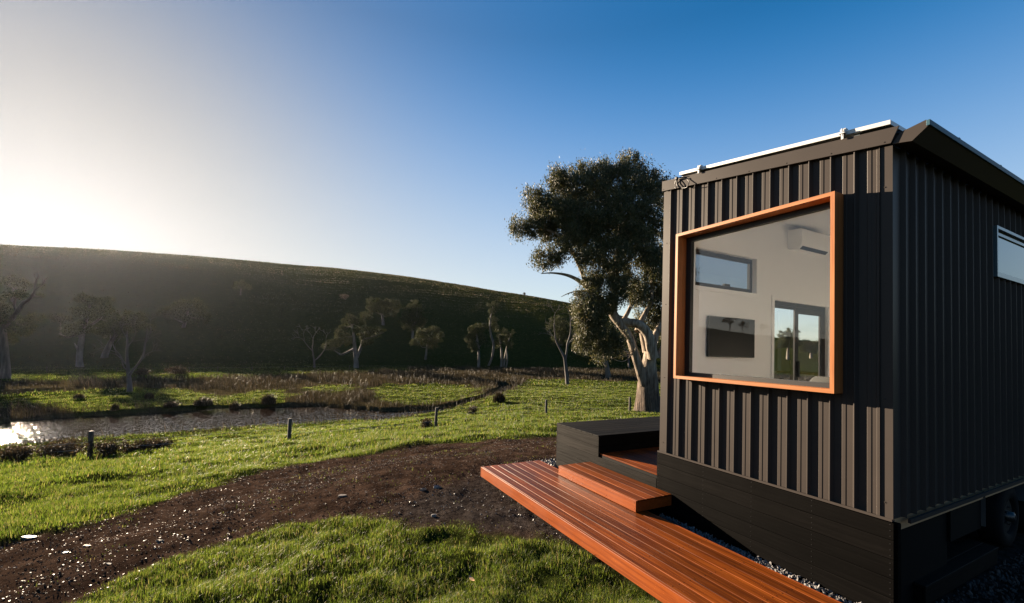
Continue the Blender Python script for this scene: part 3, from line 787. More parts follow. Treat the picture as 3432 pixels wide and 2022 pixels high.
# cedar window box with black sash
wf = MB()
P4 = [(FX0, FZ0), (FX1, FZ0), (FX1, FZ1), (FX0, FZ1)]; fw_ = 0.034
Q4 = [(FX0 + fw_, FZ0 + fw_), (FX1 - fw_, FZ0 + fw_), (FX1 - fw_, FZ1 - fw_), (FX0 + fw_, FZ1 - fw_)]
def rail(i):
    j = (i + 1) % 4; mb = MB(); mb.prism([P4[i], P4[j], Q4[j], Q4[i]], 1, -0.1527, 0.0); return mb
win = part(rail(0), 'window', M['cedar']); win['label'] = 'picture window in a deep cedar box frame standing proud of the wall'
part(rail(2), 'frame_head', M['cedar'], win); part(rail(1), 'frame_upright', M['cedar_z'], win); part(rail(3), 'frame_upright', M['cedar_z'], win)

sa = MB()
SX0, SX1, SZ0, SZ1 = FX0 + 0.0345, FX1 - 0.0345, FZ0 + 0.0345, FZ1 - 0.0345
GX0, GX1, GZ0, GZ1 = -1.972, -0.452, 1.042, 2.650
for (a, b) in (((SX0, 0.0, SZ0), (GX0, 0.055, SZ1)), ((GX1, 0.0, SZ0), (SX1, 0.055, SZ1)), ((GX0, 0.0, SZ0), (GX1, 0.055, GZ0)), ((GX0, 0.0, GZ1), (GX1, 0.055, SZ1))):
    sa.box(a, b)
part(sa, 'sash', M['black'], win)
gl = MB(); gl.add([(GX0 - 0.005, 0.045, GZ0 - 0.005), (GX1 + 0.005, 0.045, GZ0 - 0.005), (GX1 + 0.005, 0.045, GZ1 + 0.005), (GX0 - 0.005, 0.045, GZ1 + 0.005)], [(0, 1, 2, 3)])
part(gl, 'glass', M['glass'], win)

# high window and sliding door in the far long wall
hwf = MB()
def ring(mb, y0, y1, z0, z1, w, xa, xb):
    mb.box((xa, y0, z0), (xb, y1, z0 + w)); mb.box((xa, y0, z1 - w), (xb, y1, z1)); mb.box((xa, y0, z0 + w), (xb, y0 + w, z1 - w)); mb.box((xa, y1 - w, z0 + w), (xb, y1, z1 - w))
ring(hwf, HW[0] + 0.001, HW[1] - 0.001, HW[2] + 0.001, HW[3] - 0.001, 0.06, -2.375, -2.335)
h1 = part(hwf, 'high_window', M['black']); h1['label'] = 'long high window in the white wall behind the glass'
g = MB(); g.box((-2.358, HW[0] + 0.055, HW[2] + 0.055), (-2.352, HW[1] - 0.055, HW[3] - 0.055)); part(g, 'pane', M['glass2'], h1)
g = MB(); g.box((-2.335, 1.10, HW[2] + 0.05), (-2.30, 1.22, HW[2] + 0.085)); part(g, 'latch', M['black'], h1)
tr = MB(); ring(tr, HW[0] - 0.06, HW[1] + 0.06, HW[2] - 0.06, HW[3] + 0.06, 0.055, XI + 0.002, XI + 0.014); part(tr, 'architrave', M['paint'], h1)
df = MB(); ring(df, DR[0], DR[1], DR[2], DR[3], 0.06, -2.375, -2.315)
dr_ = part(df, 'sliding_door', M['black']); dr_['label'] = 'black framed glass sliding door onto the porch'
for (a, b, xx) in ((DR[0] + 0.06, 3.00, -2.365), (2.87, DR[1] - 0.06, -2.34)):
    l = MB(); ring(l, a, b, DR[2] + 0.062, DR[3] - 0.062, 0.10 if xx > -2.35 else 0.04, xx, xx + 0.022); lf = part(l, 'door_leaf', M['black'], dr_)
    g = MB(); w_ = 0.10 if xx > -2.35 else 0.04; g.box((xx + 0.008, a + w_ - 0.005, DR[2] + 0.09), (xx + 0.013, b - w_ + 0.005, DR[3] - 0.09)); part(g, 'pane', M['glass'], dr_)
hd = MB(); hd.box((-2.315, 2.93, 0.95), (-2.285, 2.96, 1.20)); part(hd, 'handle', M['black'], dr_)
tr = MB(); ring(tr, DR[0] - 0.07, DR[1] + 0.07, DR[2] - 0.02, DR[3] + 0.07, 0.065, XI + 0.002, XI + 0.014); part(tr, 'architrave', M['paint'], dr_)

# silver window in the shaded side wall
sw = MB()
ring(sw, SWY0, SWY1, SWZ0, SWZ1, 0.030, 0.002, 0.046); ring(sw, SWY0 + 0.030, SWY1 - 0.030, SWZ0 + 0.030, SWZ1 - 0.060, 0.030, 0.004, 0.030)
s1 = part(sw, 'side_window', M['frame_alu']); s1['label'] = 'silver framed window mirroring blue sky'
g = MB(); g.add([(0.016, SWY0 + 0.05, SWZ0 + 0.05), (0.016, SWY1 - 0.05, SWZ0 + 0.05), (0.016, SWY1 - 0.05, SWZ1 - 0.09), (0.016, SWY0 + 0.05, SWZ1 - 0.09)], [(0, 1, 2, 3)])
mg, nt, out = mat('mirroring window glass'); bb = N(nt, 'ShaderNodeBsdfPrincipled', Roughness=0.0, Metallic=0.0); bb.inputs['Base Color'].default_value = (0.005, 0.006, 0.007, 1); bb.inputs['IOR'].default_value = 2.5; bb.inputs['Specular Tint'].default_value = (0.60, 0.86, 1.0, 1)
nt.links.new(bb.outputs[0], out.inputs[0])
part(g, 'pane', mg, s1)
g = MB(); g.box((0.003, SWY0 + 0.03, SWZ1 - 0.06), (0.012, SWY1 - 0.03, SWZ1 - 0.03)); part(g, 'insect_screen', M['black'], s1)

fill_frame = MB(); ring(fill_frame, 4.5, 6.5, 0.9, 2.4, 0.04, 0.002, 0.046)  # unseen opening, added so that more daylight reaches the room
fill_window = part(fill_frame, 'side_window', M['frame_alu']); fill_window['label'] = 'larger unseen side window added to let daylight into the room'
g = MB(); g.add([(0.016, 4.53, 0.93), (0.016, 6.47, 0.93), (0.016, 6.47, 2.37), (0.016, 4.53, 2.37)], [(0, 1, 2, 3)]); part(g, 'pane', M['glass'], fill_window)
# charred timber skirting under the cladding
sk = MB()
zz = -0.014
while zz > HOUSE_PAD - 0.05:
    sk.box((-2.432, -0.024, zz - 0.148), (0.012, -0.003, zz), 0.0035)
    zz -= 0.1515
for xx in (-2.38, -1.75, -1.17, -0.6, -0.02): sk.box((xx, -0.002, -0.85), (xx + 0.05, 0.05, -0.03))
so_ = part(sk, 'skirting', M['char']); so_['label'] = 'charred timber boards under the window wall'
nb = MB()
for xx in (-2.405, -1.735, -1.16, -0.585, -0.012):
    for k in range(5):
        for dz in (0.028, 0.075, 0.12): nb.tube([(xx, -0.0235, -0.014 - k * 0.1515 - dz), (xx, -0.0262, -0.014 - k * 0.1515 - dz)], 0.0035, 6)
part(nb, 'screw_heads', M['rim'], so_)['kind'] = 'stuff'
sb = MB()
zz = -0.06
sb.box((-0.10, 0.10, HOUSE_PAD - 0.03), (-0.06, 1.25, -0.05)); sb.box((-0.05, 1.25, -0.42), (-0.035, 2.02, -0.045))
sb.box((-2.40, 0.06, HOUSE_PAD - 0.03), (-2.37, LEN, -0.02)); sb.box((-2.37, LEN - 0.03, HOUSE_PAD - 0.03), (-0.06, LEN, -0.02))
part(sb, 'side_skirting', M['steel'])
uc = MB(); uc.box((-2.2, 0.4, -0.26), (-0.30, LEN - 0.2, -0.13)); uc.box((-2.0, 2.2, -0.36), (-0.35, 4.6, -0.26)); part(uc, 'chassis', M['steel'])
def wheel(y, x=-0.15):
    t = MB()
    a = np.linspace(0, 2 * PI, 33)[:-1]
    pr = [(-0.10, 0.20), (-0.105, 0.27), (-0.095, 0.325), (-0.06, 0.345), (0.06, 0.345), (0.095, 0.325), (0.105, 0.27), (0.10, 0.20)]
    V = []; F = []
    for k, an in enumerate(a):
        for (dx, r_) in pr: V.append((x + dx, y + r_ * math.cos(an), -0.43 - 0.03 + r_ * math.sin(an)))
    n = len(pr)
    for k in range(32):
        for q in range(n): F.append((k * n + q, k * n + (q + 1) % n, ((k + 1) % 32) * n + (q + 1) % n, ((k + 1) % 32) * n + q))
    t.add(V, F, True); wo_ = part(t, 'wheel', M['rubber'])
    r_ = MB(); r_.tube([(x - 0.05, y, -0.46), (x + 0.06, y, -0.46), (x + 0.075, y, -0.46)], [0.205, 0.205, 0.17], 24)
    r_.tube([(x + 0.07, y, -0.46), (x + 0.125, y, -0.46), (x + 0.14, y, -0.46)], [0.06, 0.055, 0.03], 16)
    for k in range(5):
        an = 2 * PI * k / 5; r_.tube([(x + 0.07, y + 0.1 * math.cos(an), -0.46 + 0.1 * math.sin(an)), (x + 0.095, y + 0.1 * math.cos(an), -0.46 + 0.1 * math.sin(an))], 0.012, 6)
    part(r_, 'rim', M['rim'], wo_)
    return wo_
wheel(2.98); wheel(3.86)
mgd = MB()
an = np.linspace(math.radians(15), math.radians(165), 18)
for (yc,) in ((3.86,),):
    o = [(yc + 0.45 * math.cos(q), -0.46 + 0.43 * math.sin(q)) for q in an]; i_ = [(yc + 0.43 * math.cos(q), -0.46 + 0.41 * math.sin(q)) for q in an]
    for k in range(17): mgd.prism([o[k], o[k + 1], i_[k + 1], i_[k]], 0, -0.28, 0.075)
part(mgd, 'mudguard', M['guard'])
mg2 = MB(); mg2.box((-0.05, 2.03, -0.40), (-0.005, 2.036, -0.046)); part(mg2, 'arch_edge', M['guard'])

# ------------------------------------------------------------------ on and in the cabin
def solo(mb, name, m, label, cat, org, group=None):
    o = mb.build(name, m, None, org); o.location = tuple(map(float, org)); return tag(o, label, cat, group)
pvo = (-1.07, 0.5, 3.42)
pn = empty('solar_panel', pvo); tag(pn, 'pale framed solar panel clamped along the cabin roof edge', 'solar panel')
def slx(x, dz): return 3.2045 - SLOPE * (x - 0.0) + dz
p_ = MB(); p_.prism([(-2.130, slx(-2.130, 0)), (0.0, slx(0, 0)), (0.0, slx(0, 0.036)), (-2.130, slx(-2.130, 0.036))], 1, -0.045, 1.0)
p_.build('panel_frame', M['whitealu'], pn, pvo)
p_ = MB(); p_.prism([(-2.11, slx(-2.11, 0.0362)), (-0.02, slx(-0.02, 0.0362)), (-0.02, slx(-0.02, 0.038)), (-2.11, slx(-2.11, 0.038))], 1, -0.025, 0.98)
p_.build('cells', M['pvcell'], pn, pvo)
for x in (-1.825, -0.33):
    k = MB(); z = slx(x, 0)
    k.box((x - 0.022, -0.085, z + 0.004), (x + 0.022, -0.046, z + 0.012)); k.box((x - 0.022, -0.062, z + 0.012), (x + 0.022, -0.046, z + 0.046)); k.box((x - 0.022, -0.062, z + 0.046), (x + 0.022, -0.02, z + 0.053))
    k.box((x - 0.008, -0.076, z - 0.045), (x + 0.010, -0.064, z + 0.03)); k.tube([(x, -0.072, z + 0.05), (x, -0.072, z - 0.02)], 0.006, 8)
    k.build('clamp', M['whitealu'], pn, pvo)
for x in (-1.9, -0.25):
    k = MB(); k.prism([(x - 0.02, slx(x, -0.075)), (x + 0.02, slx(x, -0.075)), (x + 0.02, slx(x, -0.002)), (x - 0.02, slx(x, -0.002))], 1, 0.0, 0.95); k.build('rail', M['alu'], pn, pvo)
# cable loop at the far roof corner
cp = [V_ for V_ in ((480, 275), (400, 300), (365, 330), (362, 400), (375, 445), (410, 470), (440, 478), (500, 478), (545, 460), (570, 410), (578, 370), (550, 325), (510, 310), (440, 312), (370, 322), (335, 370), (325, 420), (330, 470), (345, 480), (358, 455), (366, 400), (372, 330))]
def z5w(a, b, y):
    px, py = (2200 + a * .18868) / 1.3625, (540 + b * .18868) / 1.3625
    D = ray(px, py); return CAM + (y - CAM[1]) / D[1] * D
pts = np.array([z5w(a, b, -0.075 + 0.012 * math.sin(i * 1.3)) for i, (a, b) in enumerate(cp)])
tt = np.linspace(0, len(pts) - 1, 110); ii = np.clip(tt.astype(int), 0, len(pts) - 2); f_ = (tt - ii)[:, None]
pm = [pts[max(0, i - 1)] for i in ii]; p0 = pts[ii]; p1 = pts[ii + 1]; p2 = [pts[min(len(pts) - 1, i + 2)] for i in ii]
cr = 0.5 * (2 * p0 + (p1 - pm) * f_ + (2 * np.array(pm) - 5 * p0 + 4 * p1 - p2) * f_ ** 2 + (3 * p0 - np.array(pm) - 3 * p1 + p2) * f_ ** 3)
cbm = MB(); cbm.tube(cr, 0.005, 6)
q = z5w(358, 312, -0.08); cbm.box(q - 0.018, q + 0.018, 0.004)
solo(cbm, 'cable', M['cable'], 'black cable looped loosely over the roof corner flashing', 'cable', tuple(pts[0]))
# air conditioner
ac = empty('air_conditioner', (-2.17, 2.98, 3.1)); tag(ac, 'white split air conditioner high on the wall inside', 'air conditioner')
aco = (-2.17, 2.98, 3.1)
b_ = MB(); b_.prism([(-2.278, 2.965), (-2.12, 2.945), (-2.075, 2.985), (-2.062, 3.05), (-2.062, 3.235), (-2.08, 3.255), (-2.278, 3.255)], 1, 2.585, 3.385); b_.build('housing', M['plastic'], ac, aco)
b_ = MB(); b_.prism([(-2.118, 2.943), (-2.073, 2.983), (-2.071, 2.980), (-2.116, 2.940)], 1, 2.62, 3.35); b_.build('louver', M['rim'], ac, aco)
# television
tvp = empty('television', (-2.26, 1.18, 1.5)); tag(tvp, 'dark television on the white wall behind the picture window', 'television')
b_ = MB(); b_.box((-2.262, 0.685, 1.236), (-2.225, 1.687, 1.790), 0.004); b_.build('casing', M['black'], tvp, (-2.26, 1.18, 1.5))
b_ = MB(); b_.box((-2.2245, 0.695, 1.247), (-2.223, 1.677, 1.780)); b_.build('screen', M['tv'], tvp, (-2.26, 1.18, 1.5))
b_ = MB(); b_.box((-2.279, 1.05, 1.40), (-2.2625, 1.32, 1.62)); b_.build('bracket', M['black'], tvp, (-2.26, 1.18, 1.5))
# armchair and kitchen bench inside
arm = empty('armchair', (-1.75, 2.75, 0.0)); tag(arm, 'dark padded armchair just showing above the window sill', 'armchair')
ao = (-1.75, 2.75, 0.0)
b_ = MB(); b_.tube([(-2.10, 2.95, 0.86), (-2.05, 2.95, 0.88), (-1.45, 2.95, 0.88), (-1.40, 2.95, 0.86)], [0.06, 0.10, 0.10, 0.06], 14); b_.box((-2.08, 2.90, 0.30), (-1.42, 3.02, 0.88), 0.03); b_.build('backrest', M['fabric'], arm, ao)
b_ = MB(); b_.box((-2.08, 2.30, 0.28), (-1.42, 2.90, 0.48), 0.05); b_.build('seat', M['fabric'], arm, ao)
for xx in (-2.16, -1.42):
    b_ = MB(); b_.box((xx, 2.32, 0.18), (xx + 0.08, 3.0, 0.64), 0.03); b_.build('armrest', M['fabric'], arm, ao)
for xx in (-2.12, -1.40):
    for yy in (2.36, 2.94):
        b_ = MB(); b_.tube([(xx + 0.02, yy, 0.0), (xx + 0.02, yy, 0.2)], [0.015, 0.022], 8); b_.build('leg', M['black'], arm, ao)
kb = empty('kitchen_bench', (-1.2, 6.3, 0)); tag(kb, 'pale kitchen bench at the far end of the room', 'kitchen bench')
b_ = MB(); b_.box((-2.0, 6.05, 0.1), (-0.3, 6.85, 0.88)); b_.build('cupboard', M['paint'], kb, (-1.2, 6.3, 0))
b_ = MB(); b_.box((-2.02, 6.0, 0.881), (-0.28, 6.88, 0.92), 0.004); b_.build('benchtop', M['cedar'], kb, (-1.2, 6.3, 0))
b_ = MB(); b_.box((-1.95, 6.1, 0.0), (-0.35, 6.8, 0.099)); b_.build('plinth', M['black'], kb, (-1.2, 6.3, 0))

# ------------------------------------------------------------------ decks
do = (-2.4, -0.98, HOUSE_PAD)
dk = empty('walkway_deck', do); tag(dk, 'long low orange hardwood deck running along the cabin front', 'deck')
DZ = -0.622
b_ = MB(); nb = 8; y0, y1 = -1.512, -0.462; w_ = (y1 - y0 - 0.0) / nb
for k in range(nb):
    a = y0 + k * w_; cut = -4.60
    # boards butt at random joints
    b_.box((-4.60, a + 0.0022, DZ - 0.022), (0.62 if k else 0.6, a + w_ - 0.0022, DZ), 0.0035)
b_.build('decking', M['deck'], dk, do)
b_ = MB(); b_.box((-4.602, -1.5355, DZ - 0.150), (0.62, -1.5135, DZ - 0.003), 0.003); b_.build('edge_board', M['deckf'], dk, do)
b_ = MB(); b_.box((-4.624, -1.5355, DZ - 0.150), (-4.6035, -0.462, DZ - 0.003), 0.003); b_.build('edge_board', M['deckf'], dk, do)
b_ = MB(); b_.box((-4.602, -0.461, DZ - 0.150), (0.62, -0.440, DZ - 0.003), 0.003); b_.build('edge_board', M['deckf'], dk, do)
b_ = MB()
for x in np.arange(-4.5, 0.6, 0.45): b_.box((x, -1.513, DZ - 0.14), (x + 0.045, -0.462, DZ - 0.0225))
for x in (-4.3, -2.9, -1.5, -0.1):
    for y in (-1.35, -0.65): b_.box((x, y, HOUSE_PAD - 0.15), (x + 0.09, y + 0.09, DZ - 0.141))
b_.build('joists', M['deckf'], dk, do)
b_ = MB()
for x in np.arange(-4.5, 0.6, 0.45):
    for k in range(nb):
        for dy in (0.028, w_ - 0.028): b_.tube([(x + 0.022, y0 + k * w_ + dy, DZ - 0.001), (x + 0.022, y0 + k * w_ + dy, DZ + 0.0012)], 0.0042, 6)
b_.build('screw_heads', M['steel'], dk, do)['kind'] = 'stuff'

so2 = (-3.0, -0.31, DZ)
sp = empty('timber_step', so2); tag(sp, 'orange hardwood box step sitting on the deck below the porch', 'step')
SZ = -0.482; a0, a1 = -0.605, -0.030; ww = (a1 - a0) / 4
b_ = MB()
for k in range(4): b_.box((-3.790, a0 + k * ww + 0.0022, SZ - 0.022), (-2.175, a0 + (k + 1) * ww - 0.0022, SZ), 0.0035)
b_.build('tread', M['deck'], sp, so2)
b_ = MB(); b_.box((-3.790, a0 - 0.020, DZ + 0.004), (-2.175, a0 + 0.0012, SZ - 0.003), 0.003); b_.build('riser', M['deckf'], sp, so2)
for xx in (-3.788, -2.197):
    b_ = MB(); b_.box((xx, a0 + 0.0015, DZ + 0.004), (xx + 0.02, a1, SZ - 0.0225), 0.002); b_.build('end_board', M['deckf'], sp, so2)
b_ = MB()
for x in np.arange(-3.74, -2.2, 0.38):
    for k in range(4):
        for dy in (0.03, ww - 0.03): b_.tube([(x, a0 + k * ww + dy, SZ - 0.001), (x, a0 + k * ww + dy, SZ + 0.0012)], 0.0042, 6)
for x in (-3.77, -3.2, -2.7, -2.2):
    for dz in (0.03, 0.10): b_.tube([(x, a0 - 0.0195, SZ - dz), (x, a0 - 0.0215, SZ - dz)], 0.004, 6)
b_.build('screw_heads', M['steel'], sp, so2)['kind'] = 'stuff'

po = (-3.5, 2.0, HOUSE_PAD)
pc = empty('porch', po); tag(pc, 'charred timber porch beside the cabin with a high boxed bench', 'porch')
# tall box, charred boards
bx0, bx1 = -4.735, -3.600; TZ = -0.040; BY = 4.2
b_ = MB(); zz = TZ - 0.024
rows = []
while zz > HOUSE_PAD - 0.05: rows.append((zz - 0.1485, zz)); zz -= 0.152
for (lo_, hi_) in rows:
    if hi_ > -0.33: b_.box((bx0, -0.021, lo_), (bx1, 0.0, hi_), 0.0035)
    else: b_.box((bx0, -0.021, lo_), (-2.436, 0.0, hi_), 0.0035)
b_.build('front_boards', M['char_sheen'], pc, po)
b_ = MB()
for (lo_, hi_) in rows: b_.box((bx0 - 0.021, -0.019, lo_), (bx0 - 0.0005, BY, hi_), 0.0035)
for (lo_, hi_) in rows[:2]: b_.box((bx1 - 0.021, 0.0015, lo_), (bx1 - 0.0005, BY, hi_), 0.0035)
b_.build('bench_sides', M['char_y'], pc, po)
b_ = MB(); n_ = 8; bw = (bx1 - bx0 + 0.02) / n_
for k in range(n_): b_.box((bx0 - 0.022 + k * bw + 0.002, -0.026, TZ - 0.022), (bx0 - 0.022 + (k + 1) * bw - 0.002, BY, TZ), 0.003)
b_.build('bench_top', M['char_y'], pc, po)
b_ = MB(); fy = 0.003
k = 0
while fy < BY: b_.box((bx1 + 0.002, fy + 0.002, -0.332), (-2.434, fy + 0.130, -0.310), 0.0035); fy += 0.133
b_.build('porch_floor', M['deck'], pc, po)
b_ = MB(); b_.box((bx1 + 0.002, 0.004, -0.50), (-2.44, BY, -0.3335)); b_.box((bx0 + 0.03, 0.01, HOUSE_PAD - 0.05), (bx0 + 0.08, BY, TZ - 0.025)); b_.build('frame', M['steel'], pc, po)

ro = (-0.07, 1.45, HOUSE_PAD)
rs = empty('low_step', ro); tag(rs, 'low dark timber step in the shade beside the wheel', 'step')
b_ = MB(); b_.box((-0.19, 0.52, -0.66), (-0.085, 2.28, -0.635), 0.003); b_.box((-0.080, 0.52, -0.66), (0.025, 2.28, -0.635), 0.003); b_.build('tread', M['char_y'], rs, ro)
b_ = MB(); b_.box((-0.0, 0.53, -0.80), (0.02, 2.27, -0.6605), 0.003); b_.box((-0.185, 0.53, -0.84), (-0.165, 2.27, -0.6605)); b_.box((-0.164, 0.53, -0.84), (-0.001, 0.55, -0.6605)); b_.build('box', M['char_y'], rs, ro)

# ------------------------------------------------------------------ trees
def cat_curve(pts, n=6):
    """smooth a polyline (rows may carry a radius in the last column)"""
    P = np.asarray(pts, float)
    if len(P) < 3: 
        return np.array([P[0] + (P[-1] - P[0]) * t for t in np.linspace(0, 1, n + 1)])
    out = []
    for i in range(len(P) - 1):
        a = P[max(i - 1, 0)]; b = P[i]; c = P[i + 1]; d = P[min(i + 2, len(P) - 1)]
        for t in np.linspace(0, 1, n, endpoint=False):
            out.append(0.5 * (2 * b + (c - a) * t + (2 * a - 5 * b + 4 * c - d) * t * t + (3 * b - a - 3 * c + d) * t ** 3))
    out.append(P[-1]); return np.array(out)

def wood_tube(mb, pts, seg, rng, rough=0.08, flute=0.0):
    """limb from rows x,y,z,r with an uneven, fluted surface"""
    P = cat_curve(pts, 5); pos = P[:, :3]; rad = np.maximum(P[:, 3], 0.004)
    n = len(pos); tan = np.gradient(pos, axis=0); tan /= np.linalg.norm(tan, axis=1)[:, None] + 1e-12
    ref = np.array([0.9, 0.3, 0.1]); u = np.cross(tan[0], ref); u /= np.linalg.norm(u)
    ang = np.arange(seg) * 2 * PI / seg
    ph1, ph2 = rng.uniform(0, 6, 2); V = []
    for i in range(n):
        u = u - tan[i] * (u @ tan[i]); u /= np.linalg.norm(u) + 1e-12; w_ = np.cross(tan[i], u)
        k = 1 + rough * (np.sin(3 * ang + ph1 + i * 0.35) * 0.5 + rng.uniform(-0.5, 0.5, seg) * 0.6)
        if flute: k = k + flute * (1 - i / n) * (np.sin(5 * ang + ph2 + i * 0.12) * 0.6 + np.sin(9 * ang + ph1 - i * 0.08) * 0.4)
        V.append(pos[i] + (rad[i] * k)[:, None] * (np.cos(ang)[:, None] * u + np.sin(ang)[:, None] * w_))
    V = np.concatenate(V)
    F = [(i * seg + k, i * seg + (k + 1) % seg, (i + 1) * seg + (k + 1) % seg, (i + 1) * seg + k) for i in range(n - 1) for k in range(seg)]
    mb.add(V, F, True)

def leaf_cloud(blobs, size, rng, per_clump=26, clump_r=0.5, droop=0.6, aspect=0.32, flatz=1.0):
    """leaf cards gathered in clumps inside ellipsoids; blobs = (centre, radii (right, up, deep), leaf count)"""
    cs, up = [], np.array([0, 0, 1.0])
    R3 = np.array([RT[0], RT[1], 0]); F3 = np.array([FW[0], FW[1], 0])
    for (c, rad, n) in blobs:
        nc = max(3, int(n / per_clump))
        d = rng.normal(size=(nc, 3)); d /= np.linalg.norm(d, axis=1)[:, None]
        rr = rng.uniform(0.25, 1.0, nc) ** 0.55
        lump = 0.82 + 0.36 * rng.random(nc)
        q = d * (rr * lump)[:, None]
        cen = c + q[:, :1] * rad[0] * R3 + q[:, 1:2] * rad[1] * up + q[:, 2:3] * rad[2] * F3
        cr_ = clump_r * rng.uniform(0.5, 1.4, nc)
        k = rng.integers(0, nc, n)
        off = rng.normal(size=(n, 3)) * 0.55
        off[:, 2] *= 0.75 * flatz
        off[:, 2] -= np.abs(off[:, 0]) * 0.15
        cs.append(cen[k] + off * cr_[k][:, None])
    C = np.concatenate(cs); n = len(C)
    ax = rng.normal(size=(n, 3)); ax[:, 2] -= droop * 1.6; ax /= np.linalg.norm(ax, axis=1)[:, None]
    sd_ = np.cross(ax, rng.normal(size=(n, 3))); sd_ /= np.linalg.norm(sd_, axis=1)[:, None] + 1e-9
    L = size * rng.uniform(0.6, 1.35, n)[:, None]; W = L * aspect
    nrm = np.cross(ax, sd_)
    a = C - ax * L * 0.5; b = C + sd_ * W * 0.5 + nrm * L * 0.05; e = C + ax * L * 0.5; f = C - sd_ * W * 0.5 + nrm * L * 0.05
    V = np.stack([a, b, e, f], 1).reshape(-1, 3); F = np.arange(4 * n).reshape(-1, 4)
    return V, F, [(c_, ) for c_ in C[:0]]

def px_pt(px, py, t, dep=0.0):
    return at(px, py, t + dep)

def make_tree(name, label, cat, base_px, limbs, blobs, leaf=0.3, dens=1.0, bark='bark', leafm='farleaf', seed=1, seg=8, group=None, t=None,
              clump=None, twigs=0, per=90, flatz=1.0, flute=0.0, rough=0.08, droop=0.6, sink=0.25, min_leaf_n=40):
    """limbs: lists of (px, py, radius in px, depth offset in m); blobs: (px, py, rx px, ry px, depth offset m)"""
    rng = np.random.default_rng(seed)
    g, tb = ground(*base_px)
    t = t or tb
    k = t / FPX                                 # metres per picture unit at that distance
    root = empty(name, g); tag(root, label, cat, group)
    off = g - at(base_px[0], base_px[1], t)
    mb = MB()
    tips = []
    for L in limbs:
        rows = []
        for i, p in enumerate(L):
            w_ = at(p[0], p[1], t) + off + np.array([FW[0], FW[1], 0]) * (p[3] if len(p) > 3 else 0.0)
            rows.append([*w_, p[2] * k])
        rows = np.array(rows)
        if abs(L[0][0] - base_px[0]) + abs(L[0][1] - base_px[1]) < 20 and rows[0, 2] < g[2] + 0.8:
            rows[0, 2] = g[2] - sink
        wood_tube(mb, rows, seg, rng, rough, flute if L is limbs[0] else 0.0)
        tips.append(rows)
    BL = []
    for (px, py, rx, ry, dep) in blobs:
        c = at(px, py, t) + off + np.array([FW[0], FW[1], 0]) * dep
        rad = np.array([rx * k, ry * k, 0.5 * (rx + ry) * k * 1.0])
        n = int(dens * 22.0 * rad[0] * rad[1] / (leaf * leaf * 0.32)) + min_leaf_n
        BL.append((c, rad, n))
        # a branch from the nearest limb into the clump
        allp = np.concatenate(tips); cand = allp[allp[:, 2] < c[2] + rad[1]]
        if len(cand) == 0: cand = allp
        q = cand[np.argmin(np.linalg.norm(cand[:, :3] - c, axis=1))]
        for s_ in range(1 + twigs):
            e = c + rng.normal(size=3) * rad[[0, 2, 1]] * (0.35 if s_ == 0 else 0.6)
            m_ = 0.5 * (q[:3] + e) + np.array([0, 0, -0.12 * np.linalg.norm(e - q[:3])]) + rng.normal(size=3) * 0.08 * np.linalg.norm(e - q[:3])
            r0 = min(q[3] * 0.5, 0.16 * k * 9)
            if s_: r0 *= 0.5
            wood_tube(mb, [[*q[:3], r0], [*m_, r0 * 0.6], [*e, r0 * 0.15]], 5, rng, 0.05)
    mb.build('trunk', M[bark], root, g)
    if BL:
        V, F, _ = leaf_cloud(BL, leaf, rng, clump_r=clump or 1.55 * leaf, droop=droop, per_clump=per, flatz=flatz)
        np_mesh('crown', V - g, F, M[leafm], root)
    return root, g, t

def twig_limbs(start, ang, length, r, rng, depth=3, spread=0.5, dep=0.0):
    """bare branching limbs in picture units, for dead trees"""
    out = []
    def go(x, y, a, l, r, d, dz):
        n = 4; pts = [(x, y, r, dz)]
        for i in range(n):
            a2 = a + rng.uniform(-0.28, 0.28); x += math.cos(a2) * l / n; y -= math.sin(a2) * l / n; dz += rng.uniform(-0.3, 0.3) * l / 60
            pts.append((x, y, max(r * (1 - 0.55 * (i + 1) / n), 0.25), dz))
        out.append(pts)
        if d > 0:
            for s in (-1, 1):
                j = rng.integers(2, n + 1); p = pts[j]
                go(p[0], p[1], a + s * rng.uniform(0.3, 0.3 + spread), l * rng.uniform(0.45, 0.75), max(p[2] * 0.7, 0.25), d - 1, p[3])
    go(*start, ang, length, r, depth, dep)
    return out

